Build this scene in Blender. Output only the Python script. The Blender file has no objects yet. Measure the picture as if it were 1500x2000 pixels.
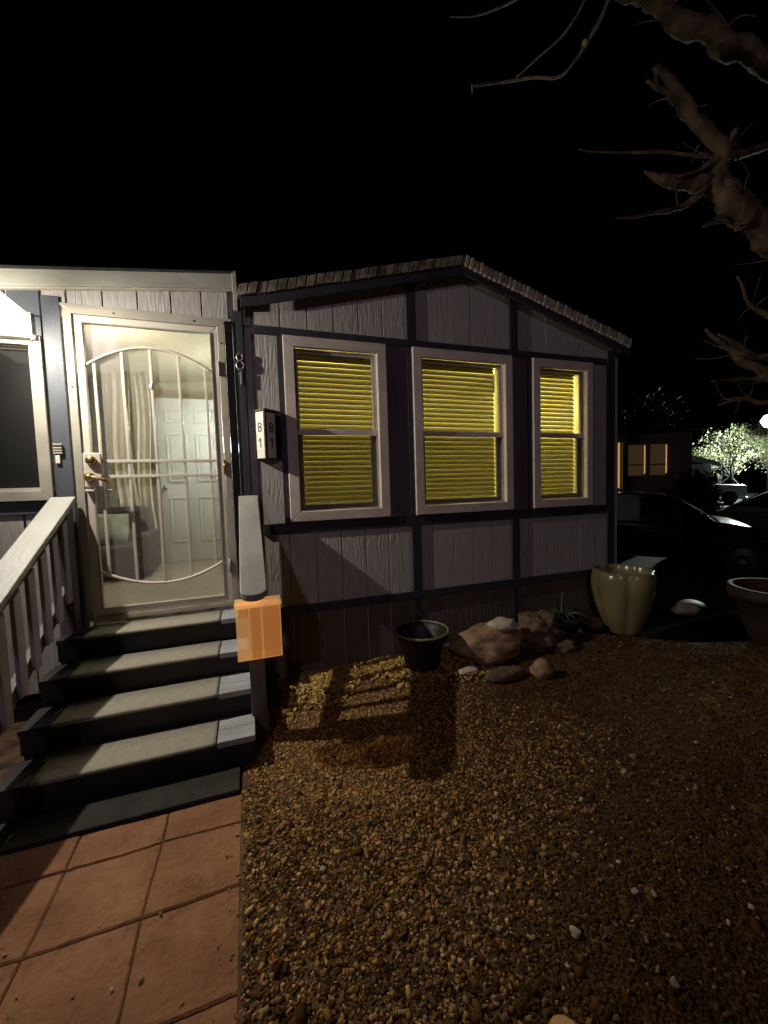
import bpy, math, random
import numpy as np
from mathutils import Vector, Matrix, noise
random.seed(7); RNG = np.random.default_rng(7)
S = bpy.context.scene
COL = S.collection

# ------------------------------------------------------------------ camera
F_PX, YAW, PITCH, ROLL = 774.14, 0.3290, 0.0619, -0.0322
CAM = Vector((1.0575, -3.1442, 0.8369))
def cam_axes():
    cy, sy = math.cos(YAW), math.sin(YAW)
    f = Vector((sy*math.cos(PITCH), cy*math.cos(PITCH), -math.sin(PITCH)))
    r = Vector((cy, -sy, 0)); u = r.cross(f)
    c, s = math.cos(ROLL), math.sin(ROLL)
    return c*r + s*u, -s*r + c*u, f
AR, AU, AF = cam_axes()
cd = bpy.data.cameras.new('camera'); cam = bpy.data.objects.new('camera', cd); COL.objects.link(cam)
M = Matrix.Identity(4)
for i in range(3):
    M[i][0], M[i][1], M[i][2], M[i][3] = AR[i], AU[i], -AF[i], CAM[i]
cam.matrix_world = M
cd.sensor_fit = 'HORIZONTAL'; cd.sensor_width = 36; cd.lens = 36*F_PX/1500
cd.clip_start = 0.02; cd.clip_end = 600
S.camera = cam
def at(px, py, D):
    """world point seen at a photo position, D metres down the camera axis"""
    return CAM + (AF + AR*(px-750)/F_PX - AU*(py-1000)/F_PX)*D

# ------------------------------------------------------------------ world, lights, exposure
W = bpy.data.worlds.new('World'); S.world = W; W.use_nodes = True
wn = W.node_tree.nodes; wl = W.node_tree.links
sky = wn.new('ShaderNodeTexSky'); sky.sky_type = 'NISHITA'; sky.sun_disc = False
sky.sun_elevation = math.radians(3); sky.sun_rotation = math.radians(200)
bg = wn['Background']; bg.inputs[1].default_value = 0.00015
wl.new(sky.outputs[0], bg.inputs[0])

def lamp(name, kind, loc, energy, color, size=0.05, rot=None):
    l = bpy.data.lights.new(name, kind); l.energy = energy; l.color = color
    if kind in ('POINT', 'SPOT'): l.shadow_soft_size = size
    o = bpy.data.objects.new(name, l); o.location = loc; COL.objects.link(o)
    return o, l
PORCH = (-0.36, -0.37, 1.94)
lamp('porch_bulb', 'POINT', PORCH, 17, (1.0, 0.92, 0.78), 0.013)
po, pl_ = lamp('porch_aimed_spot', 'SPOT', PORCH, 184, (1.0, 0.915, 0.79), 0.013)  # second share of the porch lamp, added and aimed to spare nearby walls
pl_.spot_size = math.radians(179); pl_.spot_blend = 1.0
po.rotation_euler = Vector((0.75, -0.35, -0.55)).to_track_quat('-Z', 'Y').to_euler()
lamp('fill_light_behind', 'POINT', (-3.5, -13.0, 6.2), 400, (1.0, 0.76, 0.94), 0.25)  # unseen purplish fill added behind the camera to lift the shaded sides
lamp('room_bulb', 'POINT', (3.9, 1.0, 1.75), 125, (1.0, 0.88, 0.30), 0.12)
lamp('room_bulb', 'POINT', (2.0, 1.3, 1.9), 75, (1.0, 0.88, 0.30), 0.12)
lamp('entry_bulb', 'POINT', (0.90, 1.60, 1.62), 30, (0.93, 1.0, 0.90), 0.08)
lamp('entry_ceiling_bulb', 'POINT', (0.15, 0.80, 1.95), 13, (1.0, 0.90, 0.66), 0.1)
lamp('far_street_bulb', 'POINT', (34.6, 14.0, 4.4), 10000, (0.86, 1.0, 0.88), 0.2)

S.view_settings.view_transform = 'Standard'; S.view_settings.look = 'None'
S.view_settings.exposure = 0; S.view_settings.gamma = 1; S.view_settings.use_curve_mapping = False
S.cycles.use_denoising = True
S.cycles.max_bounces = 7; S.cycles.transparent_max_bounces = 16
S.cycles.sample_clamp_indirect = 3.0

# ------------------------------------------------------------------ materials
def mat(name, color, rough=0.6, var=0.15, vscale=6.0, bump=0.0, bscale=60.0, stretch=(1, 1, 1), metallic=0.0, spec=0.5, tint=None, tfac=0.5, detail=4):
    m = bpy.data.materials.new(name); m.use_nodes = True
    n, l = m.node_tree.nodes, m.node_tree.links
    b = n['Principled BSDF']; b.inputs['Roughness'].default_value = rough
    b.inputs['Metallic'].default_value = metallic
    b.inputs['Specular IOR Level'].default_value = spec
    tc = n.new('ShaderNodeTexCoord'); mp = n.new('ShaderNodeMapping'); mp.inputs['Scale'].default_value = stretch
    l.new(tc.outputs['Object'], mp.inputs[0])
    nz = n.new('ShaderNodeTexNoise'); nz.inputs['Scale'].default_value = vscale; nz.inputs['Detail'].default_value = detail
    l.new(mp.outputs[0], nz.inputs['Vector'])
    r = n.new('ShaderNodeValToRGB')
    c = Vector(color)
    t = Vector(tint) if tint else c*(1-var*1.6)
    r.color_ramp.elements[0].position = 0.3; r.color_ramp.elements[1].position = 0.7
    r.color_ramp.elements[0].color = (*t, 1); r.color_ramp.elements[1].color = (*(c*(1+var*0.5)), 1)
    l.new(nz.outputs[0], r.inputs[0]); l.new(r.outputs[0], b.inputs['Base Color'])
    if bump:
        nb = n.new('ShaderNodeTexNoise'); nb.inputs['Scale'].default_value = bscale; nb.inputs['Detail'].default_value = 5
        l.new(mp.outputs[0], nb.inputs['Vector'])
        bp = n.new('ShaderNodeBump'); bp.inputs['Strength'].default_value = bump; bp.inputs['Distance'].default_value = 0.006
        l.new(nb.outputs[0], bp.inputs['Height']); l.new(bp.outputs[0], b.inputs['Normal'])
    return m
def siding_mat(name, color):
    m = bpy.data.materials.new(name); m.use_nodes = True
    n, l = m.node_tree.nodes, m.node_tree.links
    b = n['Principled BSDF']; b.inputs['Roughness'].default_value = 0.62
    tc = n.new('ShaderNodeTexCoord'); mp = n.new('ShaderNodeMapping'); mp.inputs['Scale'].default_value = (1, 1, 0.13)
    l.new(tc.outputs['Object'], mp.inputs[0])
    nz = n.new('ShaderNodeTexNoise'); nz.inputs['Scale'].default_value = 9; nz.inputs['Detail'].default_value = 2; nz.inputs['Distortion'].default_value = 1.3
    l.new(mp.outputs[0], nz.inputs['Vector'])
    mul = n.new('ShaderNodeMath'); mul.operation = 'MULTIPLY'; mul.inputs[1].default_value = 14
    l.new(nz.outputs[0], mul.inputs[0])
    fr = n.new('ShaderNodeMath'); fr.operation = 'PINGPONG'; fr.inputs[1].default_value = 1
    l.new(mul.outputs[0], fr.inputs[0])
    n2 = n.new('ShaderNodeTexNoise'); n2.inputs['Scale'].default_value = 60; n2.inputs['Detail'].default_value = 4
    l.new(mp.outputs[0], n2.inputs['Vector'])
    n3 = n.new('ShaderNodeTexNoise'); n3.inputs['Scale'].default_value = 2.2
    l.new(tc.outputs['Object'], n3.inputs['Vector'])
    r3 = n.new('ShaderNodeMapRange'); r3.inputs[1].default_value = 0.42; r3.inputs[2].default_value = 0.62
    l.new(n3.outputs[0], r3.inputs[0])
    mm = n.new('ShaderNodeMath'); mm.operation = 'MULTIPLY'; l.new(fr.outputs[0], mm.inputs[0]); l.new(r3.outputs[0], mm.inputs[1])
    ad = n.new('ShaderNodeMath'); ad.operation = 'ADD'; l.new(mm.outputs[0], ad.inputs[0]); l.new(n2.outputs[0], ad.inputs[1])
    bp = n.new('ShaderNodeBump'); bp.inputs['Strength'].default_value = 0.7; bp.inputs['Distance'].default_value = 0.0038
    l.new(ad.outputs[0], bp.inputs['Height']); l.new(bp.outputs[0], b.inputs['Normal'])
    r = n.new('ShaderNodeValToRGB'); c = Vector(color)
    r.color_ramp.elements[0].position = 0.3; r.color_ramp.elements[1].position = 0.75
    r.color_ramp.elements[0].color = (*(c*0.8), 1); r.color_ramp.elements[1].color = (*(c*1.08), 1)
    l.new(n2.outputs[0], r.inputs[0]); l.new(r.outputs[0], b.inputs['Base Color'])
    return m
def emit(name, color, strength, see=0.0):
    m = bpy.data.materials.new(name); m.use_nodes = True
    n, l = m.node_tree.nodes, m.node_tree.links
    n.remove(n['Principled BSDF'])
    e = n.new('ShaderNodeEmission'); e.inputs[0].default_value = (*color, 1); e.inputs[1].default_value = strength
    out = n['Material Output']
    if see > 0:
        t = n.new('ShaderNodeBsdfTransparent'); a = n.new('ShaderNodeAddShader')
        t.inputs[0].default_value = (see, see, see, 1)
        l.new(e.outputs[0], a.inputs[0]); l.new(t.outputs[0], a.inputs[1]); l.new(a.outputs[0], out.inputs[0])
    else: l.new(e.outputs[0], out.inputs[0])
    return m
def glass(name, tint=(0.92, 0.94, 0.92), refl=0.10, rough=0.02, wave=0.0):
    m = bpy.data.materials.new(name); m.use_nodes = True
    n, l = m.node_tree.nodes, m.node_tree.links
    n.remove(n['Principled BSDF'])
    t = n.new('ShaderNodeBsdfTransparent'); t.inputs[0].default_value = (*tint, 1)
    g = n.new('ShaderNodeBsdfGlossy'); g.inputs['Roughness'].default_value = rough
    mx = n.new('ShaderNodeMixShader'); fr = n.new('ShaderNodeFresnel'); fr.inputs[0].default_value = 1.35 + refl
    if wave:
        nz = n.new('ShaderNodeTexNoise'); nz.inputs['Scale'].default_value = 5
        bp = n.new('ShaderNodeBump'); bp.inputs['Distance'].default_value = wave
        l.new(nz.outputs[0], bp.inputs['Height']); l.new(bp.outputs[0], g.inputs['Normal'])
    ge = n.new('ShaderNodeNewGeometry'); sb = n.new('ShaderNodeMath'); sb.operation = 'SUBTRACT'; sb.inputs[0].default_value = 1
    l.new(ge.outputs['Backfacing'], sb.inputs[1]); ml = n.new('ShaderNodeMath'); ml.operation = 'MULTIPLY'
    l.new(sb.outputs[0], ml.inputs[0]); l.new(fr.outputs[0], ml.inputs[1])
    l.new(ml.outputs[0], mx.inputs[0]); l.new(t.outputs[0], mx.inputs[1]); l.new(g.outputs[0], mx.inputs[2])
    l.new(mx.outputs[0], n['Material Output'].inputs[0])
    return m
def see_through(name, color, amount, rough=0.7):
    """woven mesh: part transparent, part diffuse thread"""
    m = bpy.data.materials.new(name); m.use_nodes = True
    n, l = m.node_tree.nodes, m.node_tree.links
    b = n['Principled BSDF']; b.inputs['Base Color'].default_value = (*color, 1); b.inputs['Roughness'].default_value = rough
    t = n.new('ShaderNodeBsdfTransparent'); mx = n.new('ShaderNodeMixShader'); mx.inputs[0].default_value = 1-amount
    l.new(t.outputs[0], mx.inputs[1]); l.new(b.outputs[0], mx.inputs[2]); l.new(mx.outputs[0], n['Material Output'].inputs[0])
    return m
def translucent(name, color, tr=0.3, tcolor=None):
    m = bpy.data.materials.new(name); m.use_nodes = True
    n, l = m.node_tree.nodes, m.node_tree.links
    b = n['Principled BSDF']; b.inputs['Base Color'].default_value = (*color, 1); b.inputs['Roughness'].default_value = 0.45
    t = n.new('ShaderNodeBsdfTranslucent'); t.inputs[0].default_value = (*(tcolor or color), 1)
    mx = n.new('ShaderNodeMixShader'); mx.inputs[0].default_value = tr
    l.new(b.outputs[0], mx.inputs[1]); l.new(t.outputs[0], mx.inputs[2]); l.new(mx.outputs[0], n['Material Output'].inputs[0])
    return m
def attr_mat(name, rough=0.8, spec=0.3):
    m = bpy.data.materials.new(name); m.use_nodes = True
    n, l = m.node_tree.nodes, m.node_tree.links
    a = n.new('ShaderNodeAttribute'); a.attribute_name = 'tint'
    b = n['Principled BSDF']; b.inputs['Roughness'].default_value = rough; b.inputs['Specular IOR Level'].default_value = spec
    l.new(a.outputs['Color'], b.inputs['Base Color'])
    return m

m_siding = siding_mat('grey_siding', (0.49, 0.465, 0.44))
m_siding_flat = siding_mat('flat_grey_siding', (0.47, 0.445, 0.43))
for _nd in m_siding_flat.node_tree.nodes:
    if _nd.type == 'BUMP': _nd.inputs['Strength'].default_value = 0.22
m_skirt = siding_mat('brown_skirting', (0.13, 0.11, 0.085))
m_trim = mat('navy_trim', (0.046, 0.045, 0.056), 0.5, 0.2, 8, 0.25, 80, (1, 1, 0.3))
m_infill = mat('purple_grey_infill', (0.15, 0.125, 0.15), 0.6, 0.2, 6, 0.25, 70, (1, 1, 0.2))
m_board = mat('slate_blue_board', (0.088, 0.100, 0.120), 0.5, 0.15, 5, 0.2, 50, (1, 1, 0.2))
m_white = mat('cream_paint', (0.42, 0.395, 0.33), 0.42, 0.12, 7, 0.12, 120)
m_frame = mat('window_frame_paint', (0.74, 0.64, 0.57), 0.5, 0.12, 6, 0.15, 90)
m_sash = mat('sash_vinyl', (0.48, 0.43, 0.38), 0.4, 0.1, 6)
m_door = mat('door_enamel', (0.66, 0.61, 0.52), 0.33, 0.07, 3, 0.05, 150)
m_fascia = mat('fascia_paint', (0.42, 0.42, 0.36), 0.5, 0.2, 5, 0.25, 40, (0.4, 1, 1))
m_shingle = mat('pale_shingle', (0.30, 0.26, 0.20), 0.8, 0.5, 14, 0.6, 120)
m_shingle_lit = mat('lit_shingle_edge', (0.62, 0.55, 0.42), 0.6, 0.3, 9, 0.4, 60)  # lighter copy of the shingle, brightness of the right slope painted in
m_rooftop = mat('dark_roofing', (0.03, 0.03, 0.032), 0.9, 0.3, 10, 0.4, 90)
m_dark = mat('dark_backing', (0.02, 0.02, 0.022), 0.8)
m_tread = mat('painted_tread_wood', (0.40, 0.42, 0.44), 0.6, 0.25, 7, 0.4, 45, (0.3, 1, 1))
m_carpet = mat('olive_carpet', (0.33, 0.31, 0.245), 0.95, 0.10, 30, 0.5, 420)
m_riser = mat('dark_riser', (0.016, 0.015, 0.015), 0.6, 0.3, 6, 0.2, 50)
m_pad = mat('mossy_concrete', (0.030, 0.027, 0.020), 0.9, 0.35, 10, 0.6, 90)
m_rail = mat('grey_rail_paint', (0.33, 0.33, 0.30), 0.5, 0.15, 7, 0.3, 60, (1, 0.15, 1))
m_balus = mat('pale_baluster_paint', (0.34, 0.30, 0.34), 0.55, 0.25, 9, 0.3, 60, (1, 1, 0.2))
m_post = mat('slate_post_paint', (0.13, 0.11, 0.13), 0.55, 0.2, 6, 0.3, 50, (1, 1, 0.2))
m_brass = mat('worn_brass', (0.50, 0.33, 0.13), 0.3, 0.3, 20, metallic=0.9)
m_steel = mat('brushed_steel', (0.55, 0.54, 0.50), 0.35, 0.1, 30, metallic=0.8)
m_blackpaint = mat('black_paint', (0.012, 0.012, 0.014), 0.4)
m_num = mat('number_black', (0.03, 0.028, 0.025), 0.6)
m_plate = mat('ivory_plate', (0.80, 0.77, 0.66), 0.5, 0.05)
m_slat = translucent('blind_slat', (0.50, 0.48, 0.34), 0.11, (0.75, 0.66, 0.16))
m_glass = glass('window_glass')
m_screen = see_through('insect_screen', (0.018, 0.017, 0.015), 0.72)
m_haze_mesh = see_through('door_haze_mesh', (0.46, 0.44, 0.395), 0.74)
m_wavyglass = glass('storm_glass', (0.95, 0.95, 0.94), 0.14, 0.16, 0.004)
m_cream_wall = mat('cream_room_wall', (0.62, 0.56, 0.42), 0.8, 0.08, 2)
m_yellow_room = mat('yellow_room_wall', (0.70, 0.62, 0.34), 0.85, 0.05, 2)
m_curtain = mat('cream_curtain', (0.62, 0.56, 0.44), 0.9, 0.1, 3, 0.2, 200)
m_greywall = mat('grey_room_wall', (0.22, 0.21, 0.20), 0.8, 0.15, 2)
m_carpetin = mat('beige_floor', (0.42, 0.36, 0.30), 0.9, 0.15, 20)
m_pillow = mat('sage_pillow', (0.38, 0.42, 0.34), 0.95, 0.15, 8, 0.3, 150)
m_sofa = mat('charcoal_sofa', (0.06, 0.05, 0.045), 0.9, 0.2, 8)
m_idoor = mat('white_inner_door', (0.66, 0.68, 0.66), 0.4, 0.04, 3)
m_paver = mat('terracotta_paver', (0.27, 0.112, 0.060), 0.9, 0.35, 3.2, 1.0, 16, tint=(0.15, 0.070, 0.026), detail=8)
def clay(m):
    n, l = m.node_tree.nodes, m.node_tree.links
    b = n['Principled BSDF']; tc = n.new('ShaderNodeNewGeometry')
    def nz(sc, det, rough, dist=0.0):
        q = n.new('ShaderNodeTexNoise'); q.inputs['Scale'].default_value = sc; q.inputs['Detail'].default_value = det
        q.inputs['Roughness'].default_value = rough; q.inputs['Distortion'].default_value = dist
        l.new(tc.outputs['Position'], q.inputs['Vector']); return q
    a = nz(4.5, 12, 0.72, 0.4); c = nz(60, 4, 0.7); d = nz(1.7, 3, 0.5)
    ad = n.new('ShaderNodeMath'); ad.operation = 'MULTIPLY_ADD'; ad.inputs[1].default_value = 0.35
    l.new(c.outputs[0], ad.inputs[0]); l.new(a.outputs[0], ad.inputs[2])
    r = n.new('ShaderNodeValToRGB'); e = r.color_ramp.elements
    e[0].position = 0.46; e[0].color = (0.12, 0.058, 0.020, 1); e[1].position = 0.88; e[1].color = (0.36, 0.185, 0.088, 1)
    k = r.color_ramp.elements.new(0.66); k.color = (0.27, 0.118, 0.055, 1)
    l.new(ad.outputs[0], r.inputs[0])
    mx = n.new('ShaderNodeMix'); mx.data_type = 'RGBA'; mx.blend_type = 'MIX'
    rr = n.new('ShaderNodeMapRange'); rr.inputs[1].default_value = 0.42; rr.inputs[2].default_value = 0.68; rr.inputs[4].default_value = 0.55
    l.new(d.outputs[0], rr.inputs[0]); l.new(rr.outputs[0], mx.inputs[0]); l.new(r.outputs[0], mx.inputs[6]); mx.inputs[7].default_value = (0.16, 0.075, 0.032, 1)
    l.new(mx.outputs[2], b.inputs['Base Color'])
    w = nz(11, 6, 0.6, 1.6)
    sm = n.new('ShaderNodeMath'); sm.operation = 'ADD'; l.new(w.outputs[0], sm.inputs[0]); l.new(ad.outputs[0], sm.inputs[1])
    bp = n.new('ShaderNodeBump'); bp.inputs['Strength'].default_value = 0.9; bp.inputs['Distance'].default_value = 0.014
    l.new(sm.outputs[0], bp.inputs['Height']); l.new(bp.outputs[0], b.inputs['Normal'])
clay(m_paver)
m_joint = mat('paver_joint', (0.10, 0.05, 0.026), 0.95, 0.3, 20, 0.5, 100)
m_soil = mat('brown_soil', (0.12, 0.068, 0.032), 0.95, 0.5, 9, 1.0, 70)
m_asphalt = mat('asphalt', (0.022, 0.021, 0.02), 0.85, 0.3, 12, 0.5, 150)
m_chip = attr_mat('gravel_chip', 0.95, 0.08)
m_rock = mat('brown_rock', (0.42, 0.26, 0.145), 0.75, 0.5, 7, 0.9, 30, (1, 1, 2.2), tint=(0.13, 0.08, 0.045))
m_palerock = mat('pale_quartz', (0.72, 0.62, 0.48), 0.6, 0.25, 14, 0.7, 40)
m_pebble = mat('weathered_pebble', (0.50, 0.42, 0.31), 0.85, 0.4, 40, 0.5, 120)
m_greyrock = mat('dun_stone', (0.18, 0.115, 0.065), 0.8, 0.4, 12, 0.6, 60)
m_oliveglaze = mat('olive_glaze', (0.25, 0.215, 0.10), 0.24, 0.25, 4, 0.05, 20, spec=0.7)
m_terra = mat('terracotta_pot', (0.038, 0.019, 0.013), 0.75, 0.3, 8, 0.3, 60)
m_bronze = mat('dark_bronze_pot', (0.028, 0.022, 0.015), 0.5, 0.3, 8, 0.2, 60)
m_bark = mat('bark', (0.19, 0.125, 0.07), 0.9, 0.55, 7, 1.0, 28, (1, 1, 0.5), tint=(0.035, 0.025, 0.016))
m_palebark = mat('pale_bark', (0.33, 0.27, 0.18), 0.85, 0.4, 14, 0.5, 50)
m_darkbark = mat('dark_bark', (0.05, 0.045, 0.04), 0.9, 0.4, 14)
m_leafpale = attr_mat('night_leaf', 0.7)
m_shrub = attr_mat('dark_shrub_leaf', 0.8)
m_succ = mat('succulent_green', (0.06, 0.08, 0.035), 0.5, 0.3, 10)
m_rimdark = mat('dark_rim', (0.04, 0.04, 0.04), 0.4)
m_tyre = mat('tyre_rubber', (0.015, 0.015, 0.015), 0.9)
m_blackcar = mat('black_car_paint', (0.008, 0.008, 0.009), 0.12, 0.05, spec=0.8)
m_greycar = mat('dark_green_car_paint', (0.06, 0.075, 0.05), 0.2, 0.05, spec=0.7)
m_whitecar = mat('white_truck_paint', (0.55, 0.62, 0.58), 0.25, 0.05, spec=0.6)
m_carglass = mat('car_glass', (0.01, 0.012, 0.014), 0.05, 0.02, spec=0.9)
m_lens = mat('headlight_lens', (0.5, 0.5, 0.48), 0.15, 0.05)
m_redlens = mat('tail_lens', (0.25, 0.02, 0.015), 0.2, 0.05)
m_bluelit = emit('blue_screen_glow', (0.22, 0.55, 0.75), 0.45)
m_lampglow = emit('porch_lamp_glow', (1.0, 0.93, 0.74), 1.6, 0.9)
m_amber = bpy.data.materials.new('amber_plastic'); m_amber.use_nodes = True
_n, _l = m_amber.node_tree.nodes, m_amber.node_tree.links
_b = _n['Principled BSDF']; _b.inputs['Base Color'].default_value = (0.78, 0.36, 0.07, 1); _b.inputs['Roughness'].default_value = 0.3
_b.inputs['Emission Color'].default_value = (1.0, 0.60, 0.25, 1); _b.inputs['Emission Strength'].default_value = 0.40
_t = _n.new('ShaderNodeBsdfTransparent'); _t.inputs[0].default_value = (1.0, 0.90, 0.74, 1); _mx = _n.new('ShaderNodeMixShader'); _mx.inputs[0].default_value = 0.36
_l.new(_t.outputs[0], _mx.inputs[1]); _l.new(_b.outputs[0], _mx.inputs[2]); _l.new(_mx.outputs[0], _n['Material Output'].inputs[0])
_b.inputs['Base Color'].default_value = (0.88, 0.52, 0.18, 1)
m_amber2 = m_amber.copy(); m_amber2.name = 'amber_plastic_thick'
m_amber2.node_tree.nodes['Principled BSDF'].inputs['Base Color'].default_value = (0.66, 0.26, 0.045, 1)
m_amber2.node_tree.nodes['Principled BSDF'].inputs['Emission Color'].default_value = (1.0, 0.46, 0.14, 1)
m_amber2.node_tree.nodes['Principled BSDF'].inputs['Emission Strength'].default_value = 0.16
m_gdome = m_amber.copy(); m_gdome.name = 'garden_light_dome'
m_gdome.node_tree.nodes['Principled BSDF'].inputs['Emission Strength'].default_value = 0.10
m_amberdark = mat('amber_rib', (0.50, 0.20, 0.04), 0.35, 0.1)
m_globe = emit('street_globe', (0.88, 1.0, 0.9), 6.0)
m_orangewin = emit('orange_window_glow', (0.42, 0.26, 0.12), 0.075)
m_orangeedge = emit('bright_curtain_gap', (0.95, 0.50, 0.16), 0.55)
m_farwall = mat('far_wall', (0.16, 0.12, 0.09), 0.8, 0.1)
m_hedgewall = mat('white_shed_wall', (0.6, 0.65, 0.6), 0.7, 0.05)
m_lampshade = emit('entry_lamp_shade', (0.92, 1.0, 0.92), 3.2, 0.6)

# ------------------------------------------------------------------ builders
ORG = {}
def origin(o): return ORG.get(o.name, Vector((0, 0, 0))) if o else Vector((0, 0, 0))
def thing(name, label, cat, loc=(0, 0, 0), group=None):
    o = bpy.data.objects.new(name, None); o.empty_display_size = 0.1; COL.objects.link(o)
    o.location = loc; ORG[o.name] = Vector(loc)
    o['label'] = label; o['category'] = cat
    if group: o['group'] = group
    return o
def link(name, me, m, parent=None, loc=None, smooth=False, bevel=0.0, label=None):
    """loc given: mesh is local, placed at world loc; loc None: mesh is in world coordinates"""
    o = bpy.data.objects.new(name, me); COL.objects.link(o)
    po = origin(parent)
    if loc is None: loc = Vector((0, 0, 0))
    loc = Vector(loc)
    o.location = loc - po; ORG[o.name] = loc
    if parent: o.parent = parent
    if m and not me.materials: me.materials.append(m)
    if smooth: me.shade_smooth()
    if bevel:
        b = o.modifiers.new('bevel', 'BEVEL'); b.width = bevel; b.segments = 2; b.limit_method = 'ANGLE'; b.angle_limit = 0.7
    if label: o['label'] = label
    return o
def tag(o, label=None, cat=None, group=None, kind=None):
    if label: o['label'] = label
    if cat: o['category'] = cat
    if group: o['group'] = group
    if kind: o['kind'] = kind
    return o
class MB:
    def __init__(s): s.v = []; s.f = []
    def add(s, vs, fs):
        k = len(s.v); s.v += [tuple(v) for v in vs]; s.f += [tuple(i+k for i in f) for f in fs]; return s
    def box(s, x0, x1, y0, y1, z0, z1):
        return s.add([(x0,y0,z0),(x1,y0,z0),(x1,y1,z0),(x0,y1,z0),(x0,y0,z1),(x1,y0,z1),(x1,y1,z1),(x0,y1,z1)],
                     [(0,3,2,1),(4,5,6,7),(0,1,5,4),(1,2,6,5),(2,3,7,6),(3,0,4,7)])
    def obox(s, c, ax, ay, az):
        c, ax, ay, az = map(Vector, (c, ax, ay, az)); vs = []
        for k in (-1, 1):
            for i, j in ((-1,-1),(1,-1),(1,1),(-1,1)): vs.append(c+ax*i+ay*j+az*k)
        return s.add(vs, [(0,3,2,1),(4,5,6,7),(0,1,5,4),(1,2,6,5),(2,3,7,6),(3,0,4,7)])
    def prism_y(s, poly, y0, y1):
        """poly: (x,z) counter-clockwise seen from -Y"""
        n = len(poly)
        vs = [(x, y0, z) for x, z in poly] + [(x, y1, z) for x, z in poly]
        fs = [tuple(range(n)), tuple(range(2*n-1, n-1, -1))] + [(i, i+n, (i+1) % n+n, (i+1) % n) for i in range(n)]
        return s.add(vs, fs)
    def prism_x(s, poly, x0, x1):
        n = len(poly)
        vs = [(x0, y, z) for y, z in poly] + [(x1, y, z) for y, z in poly]
        fs = [tuple(range(n-1, -1, -1)), tuple(range(n, 2*n))] + [(i, (i+1) % n, (i+1) % n+n, i+n) for i in range(n)]
        return s.add(vs, fs)
    def tube(s, pts, rad, n=8, cap=True):
        pts = [Vector(p) for p in pts]
        if not hasattr(rad, '__len__'): rad = [rad]*len(pts)
        k = len(s.v); up = Vector((0.3, 0.2, 1)).normalized(); prev = None
        for i, p in enumerate(pts):
            d = (pts[min(i+1, len(pts)-1)] - pts[max(i-1, 0)]).normalized()
            a = d.cross(up if prev is None else prev)
            if a.length < 1e-4: a = d.cross(Vector((1, 0, 0)))
            a.normalize(); b = a.cross(d).normalized(); prev = b
            # keep frame stable
            for j in range(n):
                t = 2*math.pi*j/n; s.v.append(tuple(p + (a*math.cos(t) + b*math.sin(t))*rad[i]))
            prev = b
        for i in range(len(pts)-1):
            for j in range(n):
                s.f.append((k+i*n+j, k+i*n+(j+1) % n, k+(i+1)*n+(j+1) % n, k+(i+1)*n+j))
        if cap:
            s.f.append(tuple(k+j for j in range(n-1, -1, -1))); s.f.append(tuple(k+(len(pts)-1)*n+j for j in range(n)))
        return s
    def lathe(s, prof, n=32, c=(0, 0, 0), fn=None):
        k = len(s.v)
        for r, z in prof:
            for j in range(n):
                t = 2*math.pi*j/n; q = fn(t, z) if fn else 1.0
                s.v.append((c[0]+r*q*math.cos(t), c[1]+r*q*math.sin(t), c[2]+z))
        for i in range(len(prof)-1):
            for j in range(n):
                s.f.append((k+i*n+j, k+i*n+(j+1) % n, k+(i+1)*n+(j+1) % n, k+(i+1)*n+j))
        return s
    def mesh(s, name='m'):
        me = bpy.data.meshes.new(name); me.from_pydata(s.v, [], s.f); me.update(); return me
    def build(s, name, m, parent=None, loc=None, smooth=False, bevel=0.0, label=None):
        return link(name, s.mesh(name), m, parent, loc, smooth, bevel, label)
def box(name, m, parent, x0, x1, y0, y1, z0, z1, bevel=0.0, label=None):
    return MB().box(x0, x1, y0, y1, z0, z1).build(name, m, parent, bevel=bevel, label=label)
def frame4(name, m, parent, x0, x1, z0, z1, w, y0, y1, bevel=0.003, wb=None):
    """mitred rectangular frame with outer rect x0..x1, z0..z1, member width w"""
    b = MB(); wb = wb or w
    o = [(x0,z0),(x1,z0),(x1,z1),(x0,z1)]; i = [(x0+w,z0+wb),(x1-w,z0+wb),(x1-w,z1-w),(x0+w,z1-w)]
    for k in range(4):
        q = (k+1) % 4
        b.prism_y([o[k], o[q], i[q], i[k]], y0, y1)
    return b.build(name, m, parent, bevel=bevel)
def rock(name, m, parent, c, r, seed, rough=0.28, sub=3, freq=1.6, label=None, cat='rock', group=None, flat=0.0):
    import bmesh
    bm = bmesh.new(); bmesh.ops.create_icosphere(bm, subdivisions=sub, radius=1)
    sv = Vector((seed*3.1, seed*1.7, seed*5.3))
    for v in bm.verts:
        p = v.co.copy()
        d = noise.noise(p*freq+sv)*rough + noise.noise(p*freq*2.7+sv)*rough*0.4 + noise.noise(p*freq*7+sv)*rough*0.12
        # facet: pull towards a few planes
        q = p*(1+d)
        if flat and q.z < -flat: q.z = -flat
        v.co = Vector((q.x*r[0], q.y*r[1], q.z*r[2]))
    me = bpy.data.meshes.new(name); bm.to_mesh(me); bm.free()
    o = link(name, me, m, parent, loc=c, smooth=True)
    if label: tag(o, label, cat, group)
    return o
def text_mesh(ch, size, depth=0.001, bold=0.0):
    cu = bpy.data.curves.new('digit_curve', 'FONT'); cu.body = ch; cu.size = size; cu.extrude = depth; cu.offset = bold
    cu.align_x = 'CENTER'; cu.align_y = 'CENTER'
    t = bpy.data.objects.new('digit_tmp', cu); COL.objects.link(t)
    dg = bpy.context.evaluated_depsgraph_get(); dg.update()
    me = bpy.data.meshes.new_from_object(t.evaluated_get(dg)); COL.objects.unlink(t); bpy.data.objects.remove(t)
    return me
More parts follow.
